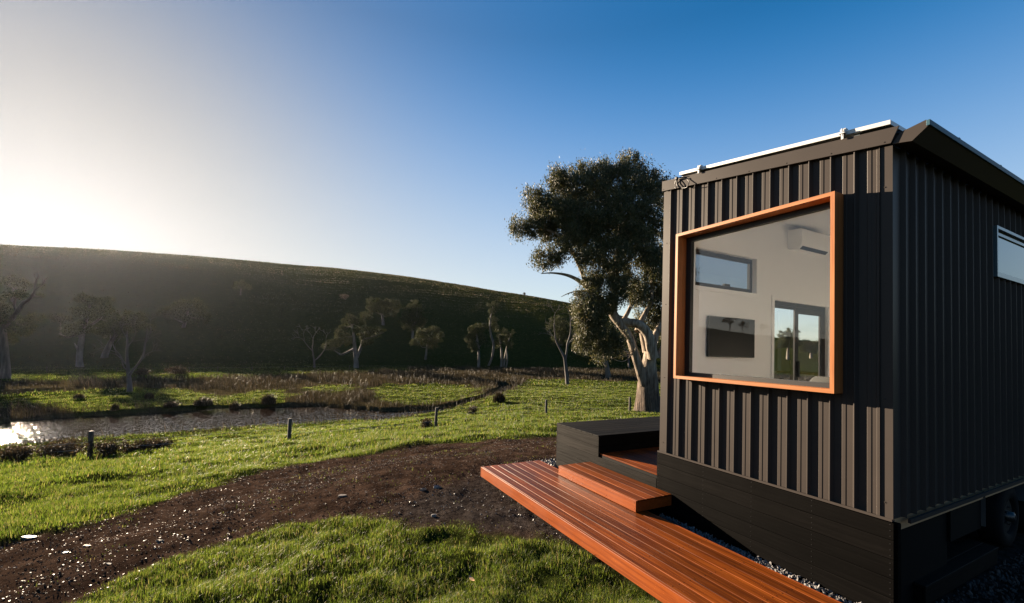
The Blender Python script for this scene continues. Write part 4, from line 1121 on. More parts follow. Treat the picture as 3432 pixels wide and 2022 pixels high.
# the old gum beside the fence
hero_limbs = [
    [(1595, 1020, 37, 0), (1594, 1004, 31, 0), (1593, 970, 26, 0), (1594, 930, 22, 0), (1597, 895, 17, 0), (1600, 866, 14, 0)],
    [(1582, 945, 13, -.3), (1569, 905, 11, -.4), (1556, 865, 10, -.5), (1543, 828, 9.5, -.5), (1522, 798, 11, -.5), (1505, 770, 11, -.3), (1510, 735, 9, -.2), (1512, 690, 8, 0), (1518, 640, 7, 0), (1525, 580, 5.5, .3), (1535, 500, 4, .3), (1545, 420, 2, .3)],
    [(1600, 880, 13, -.6), (1592, 850, 12, -.8), (1585, 822, 11.5, -.8), (1565, 800, 11, -.8), (1540, 795, 10, -.6), (1518, 792, 8, -.5)],
    [(1505, 775, 7, -.3), (1490, 755, 6, -.6), (1465, 735, 5.5, -1.0), (1442, 716, 6, -1.2), (1420, 698, 5, -1.2), (1390, 685, 3.5, -1.4), (1355, 680, 2, -1.5), (1328, 682, .9, -1.6)],
    [(1436, 712, 5, -1.2), (1425, 672, 5, -1), (1405, 630, 4, -1), (1375, 590, 3.2, -1), (1335, 572, 2, -1), (1300, 565, 1.2, -1)],
    [(1512, 700, 6.5, 0), (1490, 660, 5.5, -.5), (1475, 620, 4.5, -.8), (1455, 560, 3.5, -.8), (1425, 490, 2.5, -.6), (1400, 440, 1.2, -.5)],
    [(1515, 650, 6, .3), (1540, 600, 5, .6), (1580, 530, 4, 1), (1600, 470, 2, 1)],
    [(1606, 885, 12, .4), (1612, 850, 10, .6), (1622, 822, 8.5, .8), (1640, 790, 8, 1.0), (1662, 740, 7, 1.2), (1680, 660, 5, 1.2), (1690, 580, 3, 1.2)],
    [(1575, 815, 9, .6), (1585, 790, 7, .9), (1600, 765, 6, 1.1), (1615, 735, 5, 1.2), (1618, 690, 4, 1.4), (1630, 620, 3, 1.5)],
    [(1530, 797, 6, .3), (1548, 770, 5, .6), (1565, 742, 4.5, .8), (1590, 735, 3, 1), (1615, 738, 1.5, 1)],
    [(1597, 866, 12, .5), (1590, 830, 9, .7), (1583, 795, 6, .8), (1582, 785, 4, .8)],
    [(1505, 770, 5, -.4), (1480, 768, 4, -1), (1455, 778, 3, -1.4), (1440, 800, 2, -1.6)],
    [(1440, 722, 3, -1.2), (1415, 722, 2, -1.4), (1392, 728, 1.2, -1.5), (1375, 736, .6, -1.5)],
    [(1625, 880, 10, .5), (1640, 850, 9.5, .3), (1652, 810, 9, .2), (1668, 770, 8, .2)]]
hero_blobs = [(1400, 437, 42, 34, 0), (1365, 450, 26, 24, -.8), (1470, 425, 55, 36, .5), (1550, 400, 44, 27, .5), (1600, 432, 42, 34, 1.0), (1520, 455, 52, 40, -1), (1440, 480, 50, 36, -1.6), (1320, 497, 34, 30, -.6), (1350, 520, 34, 26, -1.2),
              (1283, 563, 30, 22, -.8), (1312, 572, 28, 26, -1.4), (1350, 565, 34, 30, -.3), (1390, 545, 40, 34, -2), (1440, 560, 44, 46, -2.2), (1500, 545, 54, 52, -2.4), (1560, 500, 52, 48, -1), (1600, 545, 44, 56, 0.4), (1650, 470, 46, 44, 1), (1690, 560, 60, 70, 1.5),
              (1335, 650, 34, 22, -1.4), (1365, 630, 30, 26, -2), (1400, 600, 34, 34, -2.2), (1440, 640, 40, 40, -2.4), (1490, 645, 36, 44, -2.6), (1545, 610, 40, 44, -2), (1600, 620, 26, 34, 1.5),
              (1470, 745, 46, 36, -2), (1440, 770, 40, 36, -2.2), (1425, 745, 28, 24, -1.8), (1500, 720, 30, 32, -2.6), (1450, 815, 34, 34, -2.4), (1480, 830, 30, 34, -2.2), (1432, 790, 26, 30, -2.2), (1505, 850, 16, 22, -2.2),
              (1595, 715, 30, 38, 2), (1560, 690, 22, 30, 2), (1640, 690, 40, 50, 2), (1690, 690, 50, 60, 2), (1610, 780, 30, 26, 2), (1660, 790, 30, 40, 2), (1480, 480, 70, 50, 2), (1560, 560, 60, 60, 2), (1420, 520, 50, 40, 1), (1460, 590, 50, 46, .5), (1410, 575, 40, 34, -.5), (1535, 660, 34, 36, 1), (1475, 690, 34, 30, -2), (1445, 700, 26, 26, -2), (1345, 545, 36, 40, 0), (1390, 490, 40, 44, .5), (1335, 520, 30, 34, 0), (1585, 660, 34, 40, -1.5), (1625, 640, 36, 46, 1), (1555, 720, 28, 34, -1.5), (1640, 750, 34, 44, 1.5), (1420, 840, 24, 26, -2.2), (1465, 860, 22, 26, -2)]
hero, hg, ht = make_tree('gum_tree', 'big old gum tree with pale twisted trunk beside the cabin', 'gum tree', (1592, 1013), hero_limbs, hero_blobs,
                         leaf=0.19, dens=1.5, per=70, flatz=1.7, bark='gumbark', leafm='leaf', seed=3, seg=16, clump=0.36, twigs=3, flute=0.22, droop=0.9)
for i in range(1):
    pass

def simple_tree(name, label, base, trunk, blobs, seed, cat='tree', leaf=0.34, dens=1.0, group='gum trees across the valley', bark='bark', extra=(), t=None, **kw):
    return make_tree(name, label, cat, base, [trunk, *extra], blobs, leaf=leaf, dens=dens, bark=bark, seed=seed, seg=8, group=group, t=t, **kw)
rg = np.random.default_rng(5)
# left edge gum with a bare broken limb
simple_tree('gum_tree', 'tall gum at the left edge with a bare forked limb above its crown', (12, 932),
            [(12, 935, 11, 0), (14, 900, 8, 0), (12, 860, 7, 0), (8, 820, 6, 0), (10, 795, 5, 0)],
            [(50, 722, 26, 9, 0), (68, 728, 20, 8, .5), (30, 725, 16, 8, -.4), (60, 805, 30, 14, 0), (30, 812, 26, 16, .8), (75, 815, 18, 10, -.6), (5, 780, 30, 26, 0), (-30, 760, 40, 40, 0), (-10, 830, 26, 20, .5), (80, 782, 16, 8, .4), (22, 775, 22, 18, -.6), (60, 787, 20, 7, .6)], 12,
            extra=[[(12, 808, 6, 0), (28, 788, 5, 0), (42, 768, 4.5, 0), (55, 748, 4, 0), (70, 738, 3.2, 0), (84, 722, 2.8, 0), (86, 705, 2.2, 0), (90, 690, 1.6, 0), (95, 680, 1, 0), (95, 668, .5, 0)],
                   [(85, 715, 2, 0), (98, 706, 1.6, 0), (106, 700, 1.2, 0), (112, 688, .8, 0), (120, 682, .4, 0)], [(80, 728, 2, 0), (95, 730, 1.4, 0), (104, 728, .7, 0)], [(92, 690, 1.2, 0), (86, 680, 1, 0), (88, 670, .4, 0)],
                   [(104, 702, 1, 0), (106, 690, .8, 0), (101, 680, .4, 0)], [(42, 768, 3, 0), (35, 750, 2.4, 0), (38, 735, 2, 0)], [(10, 800, 6, 0), (-5, 775, 5, 0), (-25, 740, 4, 0)]], leaf=0.26, bark='oldbark')
# white trunk gum
simple_tree('gum_tree', 'spreading gum with a thick white trunk on the far green strip', (197, 904),
            [(197, 908, 8, 0), (195, 880, 6, 0), (199, 850, 6, 0), (203, 822, 5, 0), (210, 798, 4, 0), (216, 770, 3, 0), (222, 750, 2, 0)],
            [(190, 735, 18, 7, 0), (215, 738, 26, 12, 0), (240, 742, 26, 13, .5), (260, 758, 22, 16, 0), (208, 765, 30, 12, -.6), (240, 775, 34, 16, -.8), (262, 790, 26, 18, .4), (185, 812, 30, 14, 0), (160, 822, 20, 12, .5), (215, 805, 30, 14, -.6), (250, 812, 26, 12, .6), (195, 770, 16, 10, 1)], 13,
            extra=[[(201, 830, 4, 0), (185, 825, 3, 0), (165, 830, 2.4, 0), (145, 822, 1.2, 0)], [(197, 870, 3, 0), (188, 855, 2, 0), (183, 845, 1, 0)], [(206, 815, 4, 0), (225, 800, 3, 0), (245, 785, 2.5, 0), (258, 768, 1.5, 0)]], leaf=0.30)
simple_tree('gum_tree', 'dark leaning gum behind the white trunked one', (258, 880), [(256, 884, 6, 0), (262, 865, 5, 0), (272, 845, 4, 0), (288, 825, 3, 0), (296, 812, 2, 0)],
            [(285, 805, 32, 20, 0), (310, 800, 26, 14, .5), (335, 812, 24, 12, 0), (262, 805, 26, 18, .6), (300, 822, 30, 14, -.5), (270, 828, 22, 14, .3)], 14, leaf=0.32, t=98)
simple_tree('gum_tree', 'round crowned gum standing alone on the slope', (452, 806), [(450, 812, 4, 0), (455, 795, 3.4, 0), (460, 780, 2.8, 0), (462, 765, 2, 0)],
            [(470, 748, 30, 15, 0), (445, 752, 24, 14, .5), (488, 765, 24, 16, 0), (420, 770, 28, 14, 0), (402, 772, 18, 11, .4), (450, 772, 30, 16, -.6), (505, 782, 16, 13, 0), (470, 785, 22, 12, .5)], 15, leaf=0.36)
simple_tree('gum_tree', 'small faint tree high on the slope, left of centre', (592, 726), [(592, 730, 1.6, 0), (592, 718, 1.3, 0), (594, 706, 1, 0)],
            [(594, 698, 15, 7, 0), (606, 706, 14, 6, 0), (582, 706, 10, 6, 0)], 16, leaf=0.42)
simple_tree('gum_tree', 'forked gum with drooping arms on the far flat', (876, 906), [(876, 910, 6.5, 0), (876, 890, 5.5, 0), (874, 872, 5, 0), (872, 850, 4, 0), (870, 825, 3, 0), (866, 800, 2, 0)],
            [(858, 785, 24, 12, 0), (880, 790, 20, 12, .5), (900, 778, 16, 12, 0), (838, 822, 24, 14, 0), (820, 848, 22, 12, 0), (805, 850, 14, 9, .4), (850, 840, 24, 12, -.5), (890, 815, 26, 16, 0), (912, 822, 22, 14, .5), (930, 812, 16, 8, 0), (845, 800, 16, 12, .5), (900, 840, 22, 12, -.5)], 17,
            extra=[[(878, 880, 4, 0), (886, 860, 3.4, 0), (892, 840, 3, 0), (896, 825, 2, 0)], [(872, 858, 3, 0), (852, 868, 2.4, 0), (838, 872, 2, 0), (822, 862, 1, 0)], [(895, 835, 2, 0), (920, 828, 1.4, 0), (945, 818, .7, 0)]], leaf=0.32)
simple_tree('gum_tree', 'wide gum low on the slope, above the forked one', (942, 800), [(942, 806, 3.6, 0), (942, 790, 3, 0), (940, 775, 2.4, 0)],
            [(925, 745, 24, 12, 0), (950, 742, 24, 11, .5), (972, 752, 18, 14, 0), (935, 762, 28, 12, -.4), (960, 770, 20, 12, 0), (912, 758, 14, 10, 0)], 18, leaf=0.36)
simple_tree('gum_tree', 'tall rounded gum on the slope, between two wider ones', (1015, 832), [(1015, 838, 3, 0), (1015, 820, 2.6, 0), (1014, 800, 2, 0)],
            [(1018, 752, 20, 13, 0), (1005, 768, 22, 16, .4), (1030, 772, 18, 18, 0), (1000, 785, 20, 16, 0), (1022, 792, 24, 16, -.5), (1036, 790, 12, 14, .3), (1010, 806, 20, 10, 0)], 19, leaf=0.34)
simple_tree('gum_tree', 'loose crowned gum at the foot of the slope, mid valley', (1046, 885), [(1046, 890, 3, 0), (1048, 872, 2.6, 0), (1050, 855, 2, 0), (1054, 835, 1.5, 0)],
            [(1040, 815, 22, 9, 0), (1065, 812, 20, 9, .4), (1080, 820, 14, 8, 0), (1050, 830, 28, 11, -.4), (1028, 842, 18, 12, 0), (1058, 848, 24, 10, .4), (1075, 838, 14, 8, 0)], 20, leaf=0.32)
simple_tree('gum_tree', 'slender white gum with full foliage, leftmost of the riverside clump', (1178, 904), [(1177, 908, 3.6, 0), (1178, 880, 3, 0), (1177, 855, 2.6, 0), (1173, 830, 2, 0), (1170, 812, 1.2, 0)],
            [(1170, 805, 20, 11, 0), (1160, 822, 18, 15, .4), (1182, 820, 16, 14, 0), (1155, 845, 13, 16, 0), (1168, 850, 16, 18, -.5), (1190, 840, 13, 14, .3)], 21, leaf=0.28)
simple_tree('gum_tree', 'tallest gum of the riverside clump with a small top tuft', (1214, 902), [(1200, 904, 2.6, .4), (1210, 880, 2.6, 0), (1214, 850, 2.6, 0), (1208, 825, 2.4, 0), (1205, 800, 2, 0), (1208, 775, 1.4, 0), (1212, 755, .8, 0)],
            [(1212, 748, 15, 7, 0), (1210, 765, 11, 9, 0), (1212, 785, 12, 8, .3), (1200, 806, 14, 9, 0), (1218, 800, 10, 8, 0)], 22, leaf=0.28)
simple_tree('gum_tree', 'many stemmed pale gum, rightmost of the riverside clump', (1236, 904), [(1232, 908, 3, 0), (1234, 880, 2.4, 0), (1232, 850, 2, 0), (1228, 825, 1.3, 0)],
            [(1232, 812, 14, 9, 0), (1240, 830, 16, 13, 0), (1225, 845, 12, 14, .3), (1258, 820, 10, 9, 0), (1250, 850, 12, 12, -.4)], 23,
            extra=[[(1238, 908, 2.6, .5), (1242, 880, 2.2, .5), (1248, 850, 1.8, .5), (1256, 822, 1.2, .5)], [(1244, 908, 2.2, -.4), (1248, 885, 1.8, -.4), (1246, 860, 1.4, -.4)]], leaf=0.28)
# dark trees on the slope behind the old gum
simple_tree('gum_tree', 'dark bushy tree on the slope, just left of the old gum', (1380, 850), [(1380, 858, 4, 0), (1378, 835, 3, 0)], [(1370, 800, 26, 24, 0), (1395, 815, 26, 26, .5), (1380, 835, 28, 20, 0)], 24, leaf=0.4)
simple_tree('gum_tree', 'dark dense tree hanging behind the old gum trunk', (1560, 880), [(1560, 890, 5, 0), (1558, 860, 4, 0)], [(1540, 830, 34, 26, 0), (1580, 835, 34, 30, .5), (1560, 860, 36, 20, 0), (1610, 860, 26, 24, 0)], 25, leaf=0.4)
simple_tree('gum_tree', 'low dark tree at the hill foot, seen under the old gum', (1470, 890), [(1470, 898, 4, 0), (1470, 872, 3, 0)], [(1460, 850, 28, 20, 0), (1490, 858, 28, 18, .5), (1440, 868, 22, 14, 0)], 26, leaf=0.4)
simple_tree('gum_tree', 'rounded gum beyond the porch, seen through the sliding door', (1938, 884), [(1938, 888, 4, 0), (1938, 868, 3, 0), (1940, 850, 2, 0)], [(1930, 828, 20, 16, 0), (1948, 822, 22, 18, .5), (1940, 842, 26, 16, 0), (1920, 845, 16, 14, 0)], 61, leaf=0.34, group='gum trees behind the cabin')
simple_tree('gum_tree', 'low spreading gum beyond the porch, right pane of the sliding door', (1995, 882), [(1995, 886, 4, 0), (1995, 868, 3, 0)], [(1985, 848, 24, 12, 0), (2010, 852, 24, 12, .5), (1996, 860, 30, 10, 0)], 62, leaf=0.34, group='gum trees behind the cabin')
# faint trees on the hazy slope at the left
simple_tree('gum_tree', 'hazy flat topped tree high on the left slope', (30, 742), [(30, 748, 2.2, 0), (30, 728, 1.8, 0), (34, 710, 1.3, 0)], [(30, 690, 34, 8, 0), (10, 700, 24, 8, 0), (55, 700, 22, 7, 0), (92, 703, 14, 4, 0)], 27, leaf=0.45)
simple_tree('gum_tree', 'small hazy tree on the slope left of the white trunk', (150, 822), [(150, 828, 2.2, 0), (149, 805, 1.6, 0), (147, 790, 1.2, 0)], [(140, 778, 17, 7, 0), (158, 782, 14, 7, 0), (146, 792, 14, 6, 0)], 28, leaf=0.36)
# dead trees
def dead(label, base, arms, seed, bark='deadwood', blobs=(), group='dead trees by the river', t=None):
    rng = np.random.default_rng(seed); L = []
    for a in arms: L.extend(a(rng) if callable(a) else [a])
    return make_tree('dead_tree', label, 'dead tree', base, L, blobs, leaf=0.25, bark=bark, seed=seed, seg=7, group=group, min_leaf_n=5, t=t)
dead('bare grey dead tree forking low on the river island', (320, 967), [
    [(320, 970, 6.5, 0), (318, 945, 5, 0), (316, 920, 4.2, 0), (314, 895, 3.4, 0), (312, 870, 2.8, 0), (313, 840, 2.2, 0), (312, 815, 1.5, 0)],
    [(317, 925, 3, 0), (328, 910, 2.6, 0), (340, 895, 2.4, 0), (352, 875, 2, 0), (356, 850, 1.8, 0), (360, 830, 1.4, 0), (362, 808, .8, 0)],
    lambda r: twig_limbs((315, 900), 1.9, 60, 1.8, r), lambda r: twig_limbs((313, 862), 1.1, 50, 1.4, r), lambda r: twig_limbs((345, 888), 0.7, 40, 1.2, r), lambda r: twig_limbs((316, 915), 2.4, 55, 1.5, r), lambda r: twig_limbs((357, 845), 1.2, 40, 1, r), lambda r: twig_limbs((312, 830), 1.7, 40, 1, r)], 31)
dead('white dead trunk splitting in two near the rushes', (1396, 946), [
    [(1396, 950, 5, 0), (1394, 925, 4.4, 0), (1391, 900, 4, 0), (1388, 880, 3.2, 0), (1378, 860, 2.4, 0), (1368, 840, 2, 0), (1364, 815, 1.4, 0), (1362, 795, .8, 0)],
    [(1390, 888, 3, 0), (1394, 865, 2.6, 0), (1396, 845, 2.2, 0), (1402, 825, 1.8, 0), (1404, 800, 1.2, 0), (1402, 780, .6, 0)],
    [(1396, 850, 1.8, 0), (1404, 840, 1.4, 0), (1412, 828, 1.1, 0), (1416, 815, .6, 0)], lambda r: twig_limbs((1370, 845), 2.2, 40, 1.2, r), lambda r: twig_limbs((1363, 805), 1.5, 35, .9, r), lambda r: twig_limbs((1403, 805), 1.4, 30, .8, r)], 32)
dead('thick dark broken stump with stubby arms in the rushes', (1496, 930), [
    [(1496, 934, 7.5, 0), (1494, 912, 6, 0), (1491, 895, 5.2, 0), (1488, 880, 4, 0), (1484, 868, 2.5, 0)], [(1492, 900, 4, 0), (1480, 885, 3, 0), (1470, 870, 2.4, 0), (1466, 855, 1.5, 0)],
    [(1490, 890, 3, 0), (1496, 872, 2.2, 0), (1492, 858, 1.6, 0), (1480, 850, 1.2, 0)], lambda r: twig_limbs((1492, 862), 1.5, 55, 1.2, r), lambda r: twig_limbs((1468, 860), 1.9, 45, 1, r)], 33, bark='oldbark', blobs=[(1482, 868, 10, 8, 0)])
dead('thin bare dead tree at the hill foot, left of the forked gum', (774, 905), [
    [(774, 908, 2.6, 0), (773, 890, 2, 0), (770, 870, 1.6, 0), (768, 850, 1, 0)], lambda r: twig_limbs((773, 888), 1.0, 45, 1.2, r), lambda r: twig_limbs((771, 872), 2.1, 40, 1.1, r), lambda r: twig_limbs((769, 855), 1.5, 30, .9, r)], 34)
dead('spindly dead tree behind the old gum trunk', (1548, 905), [[(1548, 908, 2.6, 0), (1546, 885, 2.2, 0), (1543, 865, 1.6, 0)], lambda r: twig_limbs((1543, 868), 2.2, 60, 1.2, r), lambda r: twig_limbs((1546, 880), 1.1, 45, 1.1, r)], 35)

# trees further left on the valley side: the picture window mirrors them
def mirror_tree(px, wpx, ratio, seed, label):
    """a gum on the crest the window mirrors at picture column px"""
    az = -math.radians(np.interp(px, [1720, 1790, 1850, 1960, 2030], [79.45, 82.59, 85.15, 89.51, 92.08]))
    rr_ = np.arange(60, 330, 1.0); hx, hy = math.sin(az) * RT[0] + math.cos(az) * FW[0], math.sin(az) * RT[1] + math.cos(az) * FW[1]
    z_ = terrain(CAM[0] + rr_ * hx, CAM[1] + rr_ * hy); dist = rr_[int(np.argmax((z_ - CAM[2]) / rr_))] - 4
    x, y = CAM[0] + dist * hx, CAM[1] + dist * hy
    g = np.array([x, y, float(terrain(x, y))]); rng = np.random.default_rng(seed); w = wpx / 2519 * 2.4 * dist * 0.5; h = w * ratio
    root = empty('gum_tree', g); tag(root, label, 'tree', 'gum trees mirrored in the picture window')
    mb = MB(); lean = rng.uniform(-1, 1, 2) * h * 0.08
    wood_tube(mb, [[*g - [0, 0, .3], h * .035], [g[0] + lean[0] * .4, g[1] + lean[1] * .4, g[2] + h * .3, h * .025], [g[0] + lean[0], g[1] + lean[1], g[2] + h * .6, h * .014]], 8, rng)
    BL = []
    for k in range(10):
        an = rng.uniform(0, 2 * PI); rr = rng.uniform(0, w * .75); c = g + [lean[0] + math.cos(an) * rr, lean[1] + math.sin(an) * rr, h * rng.uniform(.55, .9) - rr * .2]
        rad = np.array([w * rng.uniform(.25, .42), h * rng.uniform(.07, .11), w * .35]); BL.append((c, rad, 420))
        wood_tube(mb, [[g[0] + lean[0] * .7, g[1] + lean[1] * .7, g[2] + h * .4, h * .012], [*(0.5 * (g + [0, 0, h * .45] + c)), h * .008], [*c, h * .002]], 5, rng)
    mb.build('trunk', M['bark'], root, g)
    V, F, _ = leaf_cloud(BL, h * 0.035, rng, clump_r=h * .05); np_mesh('crown', V - g, F, M['farleaf'], root)
mirror_tree(1757, 44, 1.75, 41, 'broad gum mirrored above the television, larger of the pair')
mirror_tree(1788, 24, 2.3, 42, 'smaller gum mirrored beside the broad one')
mirror_tree(1836, 26, 2.2, 43, 'gum mirrored at the corner of the television')
mirror_tree(1912, 40, 1.5, 44, 'bushy gum mirrored in the sliding door, first from the left')
mirror_tree(1952, 46, 1.4, 45, 'bushy gum mirrored in the sliding door, second from the left')
mirror_tree(2005, 36, 1.2, 46, 'bushy gum mirrored near the right edge of the window')

# ------------------------------------------------------------------ fence
def post_at(px, py, top, rw, parent, org, name='post', lean=0.0):
    g, t = ground(px, py); h = (py - top) * t / FPX; r = rw * t / FPX
    mb = MB(); ln = np.array([RT[0], RT[1], 0]) * lean * h
    mb.tube([g - [0, 0, .3], g + [0, 0, h * .5] + ln * .5, g + [0, 0, h - .02] + ln, g + [0, 0, h] + ln], [r, r * .97, r * .95, r * .8], 9)
    mb.build(name, M['post'], parent, org); return g, h, t
fo, _ = ground(711, 1085)
fence = empty('wire_fence', fo); tag(fence, 'wire fence on round timber posts along the near river bank', 'fence')
tops = []
for (px, py, top, rw, ln) in ((220, 1126, 1061, 5.2, .0), (711, 1086, 1030, 4.6, .0), (1071, 1053, 1003, 3.6, .03), (1343, 1019, 984, 3.0, .0), (1549, 1014, 977, 2.8, .0)):
    g, h, t = post_at(px, py, top, rw, fence, fo, lean=ln); tops.append((g, h))
# one more post outside the left of the picture carries the wires on
e, _t = ground(-190, 1155); tops.insert(0, (e, 1.1))
mb = MB(); mb.tube([e - [0, 0, .3], e + [0, 0, 1.1]], [.06, .055], 9); mb.build('post', M['post'], fence, fo)
for fr_ in (0.32, 0.58, 0.86):
    mb = MB(); pts = []
    for (g0, h0), (g1, h1) in zip(tops[:-1], tops[1:]):
        for q in np.linspace(0, 1, 8, endpoint=False):
            a = g0 + [0, 0, h0 * fr_]; b = g1 + [0, 0, h1 * fr_]; p = a + (b - a) * q; p[2] -= 0.10 * q * (1 - q); pts.append(p)
    pts.append(tops[-1][0] + [0, 0, tops[-1][1] * fr_]); mb.tube(pts, 0.004, 4, smooth=False); mb.build('wire', M['wire'], fence, fo)
fo2, _ = ground(430, 915)
ff = empty('wire_fence', fo2); tag(ff, 'thin distant fence crossing the green strip below the hill', 'fence')
tp = []
for (px, py, top, ln) in ((4, 922, 905, .1), (115, 918, 903, -.05), (284, 922, 905, .35), (430, 917, 903, .05), (465, 916, 903, -.02), (535, 915, 902, 0), (620, 912, 902, 0), (700, 910, 901, .0), (860, 908, 899, 0), (1010, 907, 899, .05)):
    g, h, t = post_at(px, py, top, 0.8, ff, fo2, lean=ln); tp.append((g, h))
mb = MB(); mb.tube([g + [0, 0, h * .8] for g, h in tp], .004, 4, smooth=False); mb.build('wire', M['wire'], ff, fo2)

# ------------------------------------------------------------------ blades: grass, rushes
def inside_view(s, t, pad=1.04):
    x = s / np.maximum(t, .01) * FPX
    return (t > 0.5) & (np.abs(x) < 1260 * pad + 40)

def blades(name, xy, zb, H, W, lean, mat_, rng, label, cat, bend=0.5, wind=None, seg=2):
    """tapered bent blades rooted at xy: one object"""
    n = len(xy); a = rng.uniform(0, 2 * PI, n)
    dirx, diry = np.cos(a), np.sin(a)
    b = a + PI / 2 + rng.normal(0, .4, n)
    wx, wy = np.cos(b) * W / 2, np.sin(b) * W / 2
    lx, ly = dirx * lean * H, diry * lean * H
    if wind is not None: lx = lx + wind[0] * H; ly = ly + wind[1] * H
    base = np.stack([xy[:, 0], xy[:, 1], zb], 1)
    w3 = np.stack([wx, wy, np.zeros(n)], 1); l3 = np.stack([lx, ly, np.zeros(n)], 1); up = np.stack([0 * H, 0 * H, H], 1)
    v0 = base - w3; v1 = base + w3
    m = base + up * .6 + l3 * (.6 * (1 - bend)); v2 = m + w3 * .75; v3 = m - w3 * .75
    v4 = base + up * (1 - 0.15 * np.clip(np.hypot(lx, ly) / np.maximum(H, 1e-3), 0, 1))[:, None] + l3
    V = np.stack([v0, v1, v2, v3, v4], 1).reshape(-1, 3)
    k = np.arange(n)[:, None] * 5
    Q = k + np.array([[0, 1, 2, 3]]); T = k + np.array([[3, 2, 4]])
    o = np_mesh(name, V, [Q, T], mat_)
    if label: tag(o, label, cat, kind='stuff')
    return o

def scatter(rng, r0, r1, dens, amax=64):
    """random spots in the wedge the camera sees"""
    a0 = math.radians(amax); n = int(dens * a0 * (r1 * r1 - r0 * r0))
    r = np.sqrt(rng.uniform(r0 * r0, r1 * r1, n)); a = rng.uniform(-a0, a0, n)
    s, t = r * np.sin(a), r * np.cos(a)
    x = CAM[0] + s * RT[0] + t * FW[0]; y = CAM[1] + s * RT[1] + t * FW[1]
    return x, y, s, t, r
def keep_visible(x, y, z, s, t, grow=1.0):
    q = np.stack([x, y, z], 1) - CAM; d = q @ CF
    px = PXC + FPX * (q @ CR) / d; py = PYC + FPX * (q @ CD) / d
    return (d > .3) & (px > -1000) & (px < 2580) & (py < 1560) & ~((px > 2230) & (py > 1000))

rng = np.random.default_rng(77)
XY, ZZ, HH, WW, LL = [], [], [], [], []
for (r0, r1, dens, h, w) in ((2.0, 4.0, 15000, .048, .0024), (4.0, 7.0, 8500, .055, .0034), (7.0, 12.0, 3000, .07, .006), (12, 20, 950, .085, .011), (20, 34, 260, .10, .02), (34, 62, 120, .10, .026), (62, 108, 20, .14, .055), (105, 260, 1.5, .20, .20), (240, 440, .75, .30, .34)):
    x, y, s, t, r = scatter(rng, r0, r1, dens)
    z = terrain(x, y); k = keep_visible(x, y, z, s, t)
    x, y, s, t, r, z = x[k], y[k], s[k], t[k], r[k], z[k]
    d, g, ru, dr = covers(x, y)
    under = ((x > -4.75) & (x < 0.7) & (y > -1.56)) | (x > -4.8) & (y > -0.6)
    clump = fbm(s * 2.3, t * 2.3, 71, 3); big = fbm(s * 0.6, t * 0.6, 73, 3)
    p = (1 - d) * (1 - ru) * np.clip(0.25 + 1.5 * (clump - .28), 0.12, 1)
    if r0 > 100: p = np.clip(2.2 * (fbm(s * .05, t * .05, 75, 4) - .25), .1, 1) * (.55 + .45 * np.sin(z * 2.4 + 7 * fbm(s * .03, t * .03, 79, 3)))
    stray = d * (1 - g) * 0.03 * (clump > .62) + d * g * 0.004 * (clump > .62)
    k = (rng.random(len(x)) < np.maximum(p, stray)) & ~under & (z > ZW + .02)
    n = k.sum(); x, y, z = x[k], y[k], z[k]; cl, bi = clump[k], big[k]
    XY.append(np.stack([x, y], 1)); lz = micro(s[k], t[k], d[k], g[k], dr[k]); ZZ.append(z + lz - .006)
    HH.append(h * rng.uniform(.45, 1.25, n) * (.35 + 1.5 * cl) * (.7 + .7 * bi) * np.where(rng.random(n) < .025, 1.9, 1.0) * np.clip(1.05 - 1.3 * d[k], .35, 1)); WW.append(w * rng.uniform(.6, 1.3, n)); LL.append(rng.uniform(.1, .85, n))
hill_n = sum(len(q) for q in XY[-2:]); XYh, ZZh, HHh, WWh, LLh = [np.concatenate(q[-2:]) for q in (XY, ZZ, HH, WW, LL)]
XY, ZZ, HH, WW, LL = XY[:-2], ZZ[:-2], HH[:-2], WW[:-2], LL[:-2]
blades('hill_grass', XYh, ZZh, HHh, WWh, LLh, M['hillgrass'], rng, 'short dry grass covering the bare hillside', 'grass')
XY = np.concatenate(XY); ZZ = np.concatenate(ZZ); HH = np.concatenate(HH); WW = np.concatenate(WW); LL = np.concatenate(LL)
print('grass blades', len(XY))
blades('grass', XY, ZZ, HH, WW, LL, M['grass'], rng, 'short bright green pasture grass lit from behind', 'grass')

XY, ZZ, HH, WW, LL = [], [], [], [], []
for (r0, r1, dens, h, w) in ((10, 30, 90, .50, .016), (30, 60, 55, .62, .028), (60, 140, 17, .75, .06)):
    x, y, s, t, r = scatter(rng, r0, r1, dens)
    z = terrain(x, y); k = keep_visible(x, y, z, s, t); x, y, s, t, r, z = x[k], y[k], s[k], t[k], r[k], z[k]
    d, g, ru, dr = covers(x, y); cl = fbm(s * .35, t * .35, 81, 4)
    p = ru * np.clip(2.6 * (cl - .33), .05, 1) * (1 - d)
    edge = (1 - sstep(.2, 1.6, np.abs(dr))) * .4
    k = (rng.random(len(x)) < np.maximum(p, edge * (r < 62))) & (z > ZW - .12)
    n = k.sum(); XY.append(np.stack([x[k], y[k]], 1)); ZZ.append(z[k] - .02)
    HH.append(h * rng.uniform(.4, 1.25, n) * (.4 + 1.2 * cl[k])); WW.append(w * rng.uniform(.6, 1.3, n)); LL.append(rng.uniform(.1, .7, n))
XY = np.concatenate(XY); ZZ = np.concatenate(ZZ); HH = np.concatenate(HH); WW = np.concatenate(WW); LL = np.concatenate(LL)
print('rushes', len(XY))
wd = -0.25 * np.array([RT[0], RT[1]])
blades('rushes', XY, ZZ, HH, WW, LL, M['rush'], rng, 'brown wind bent rushes filling the river flats', 'rushes', wind=wd)

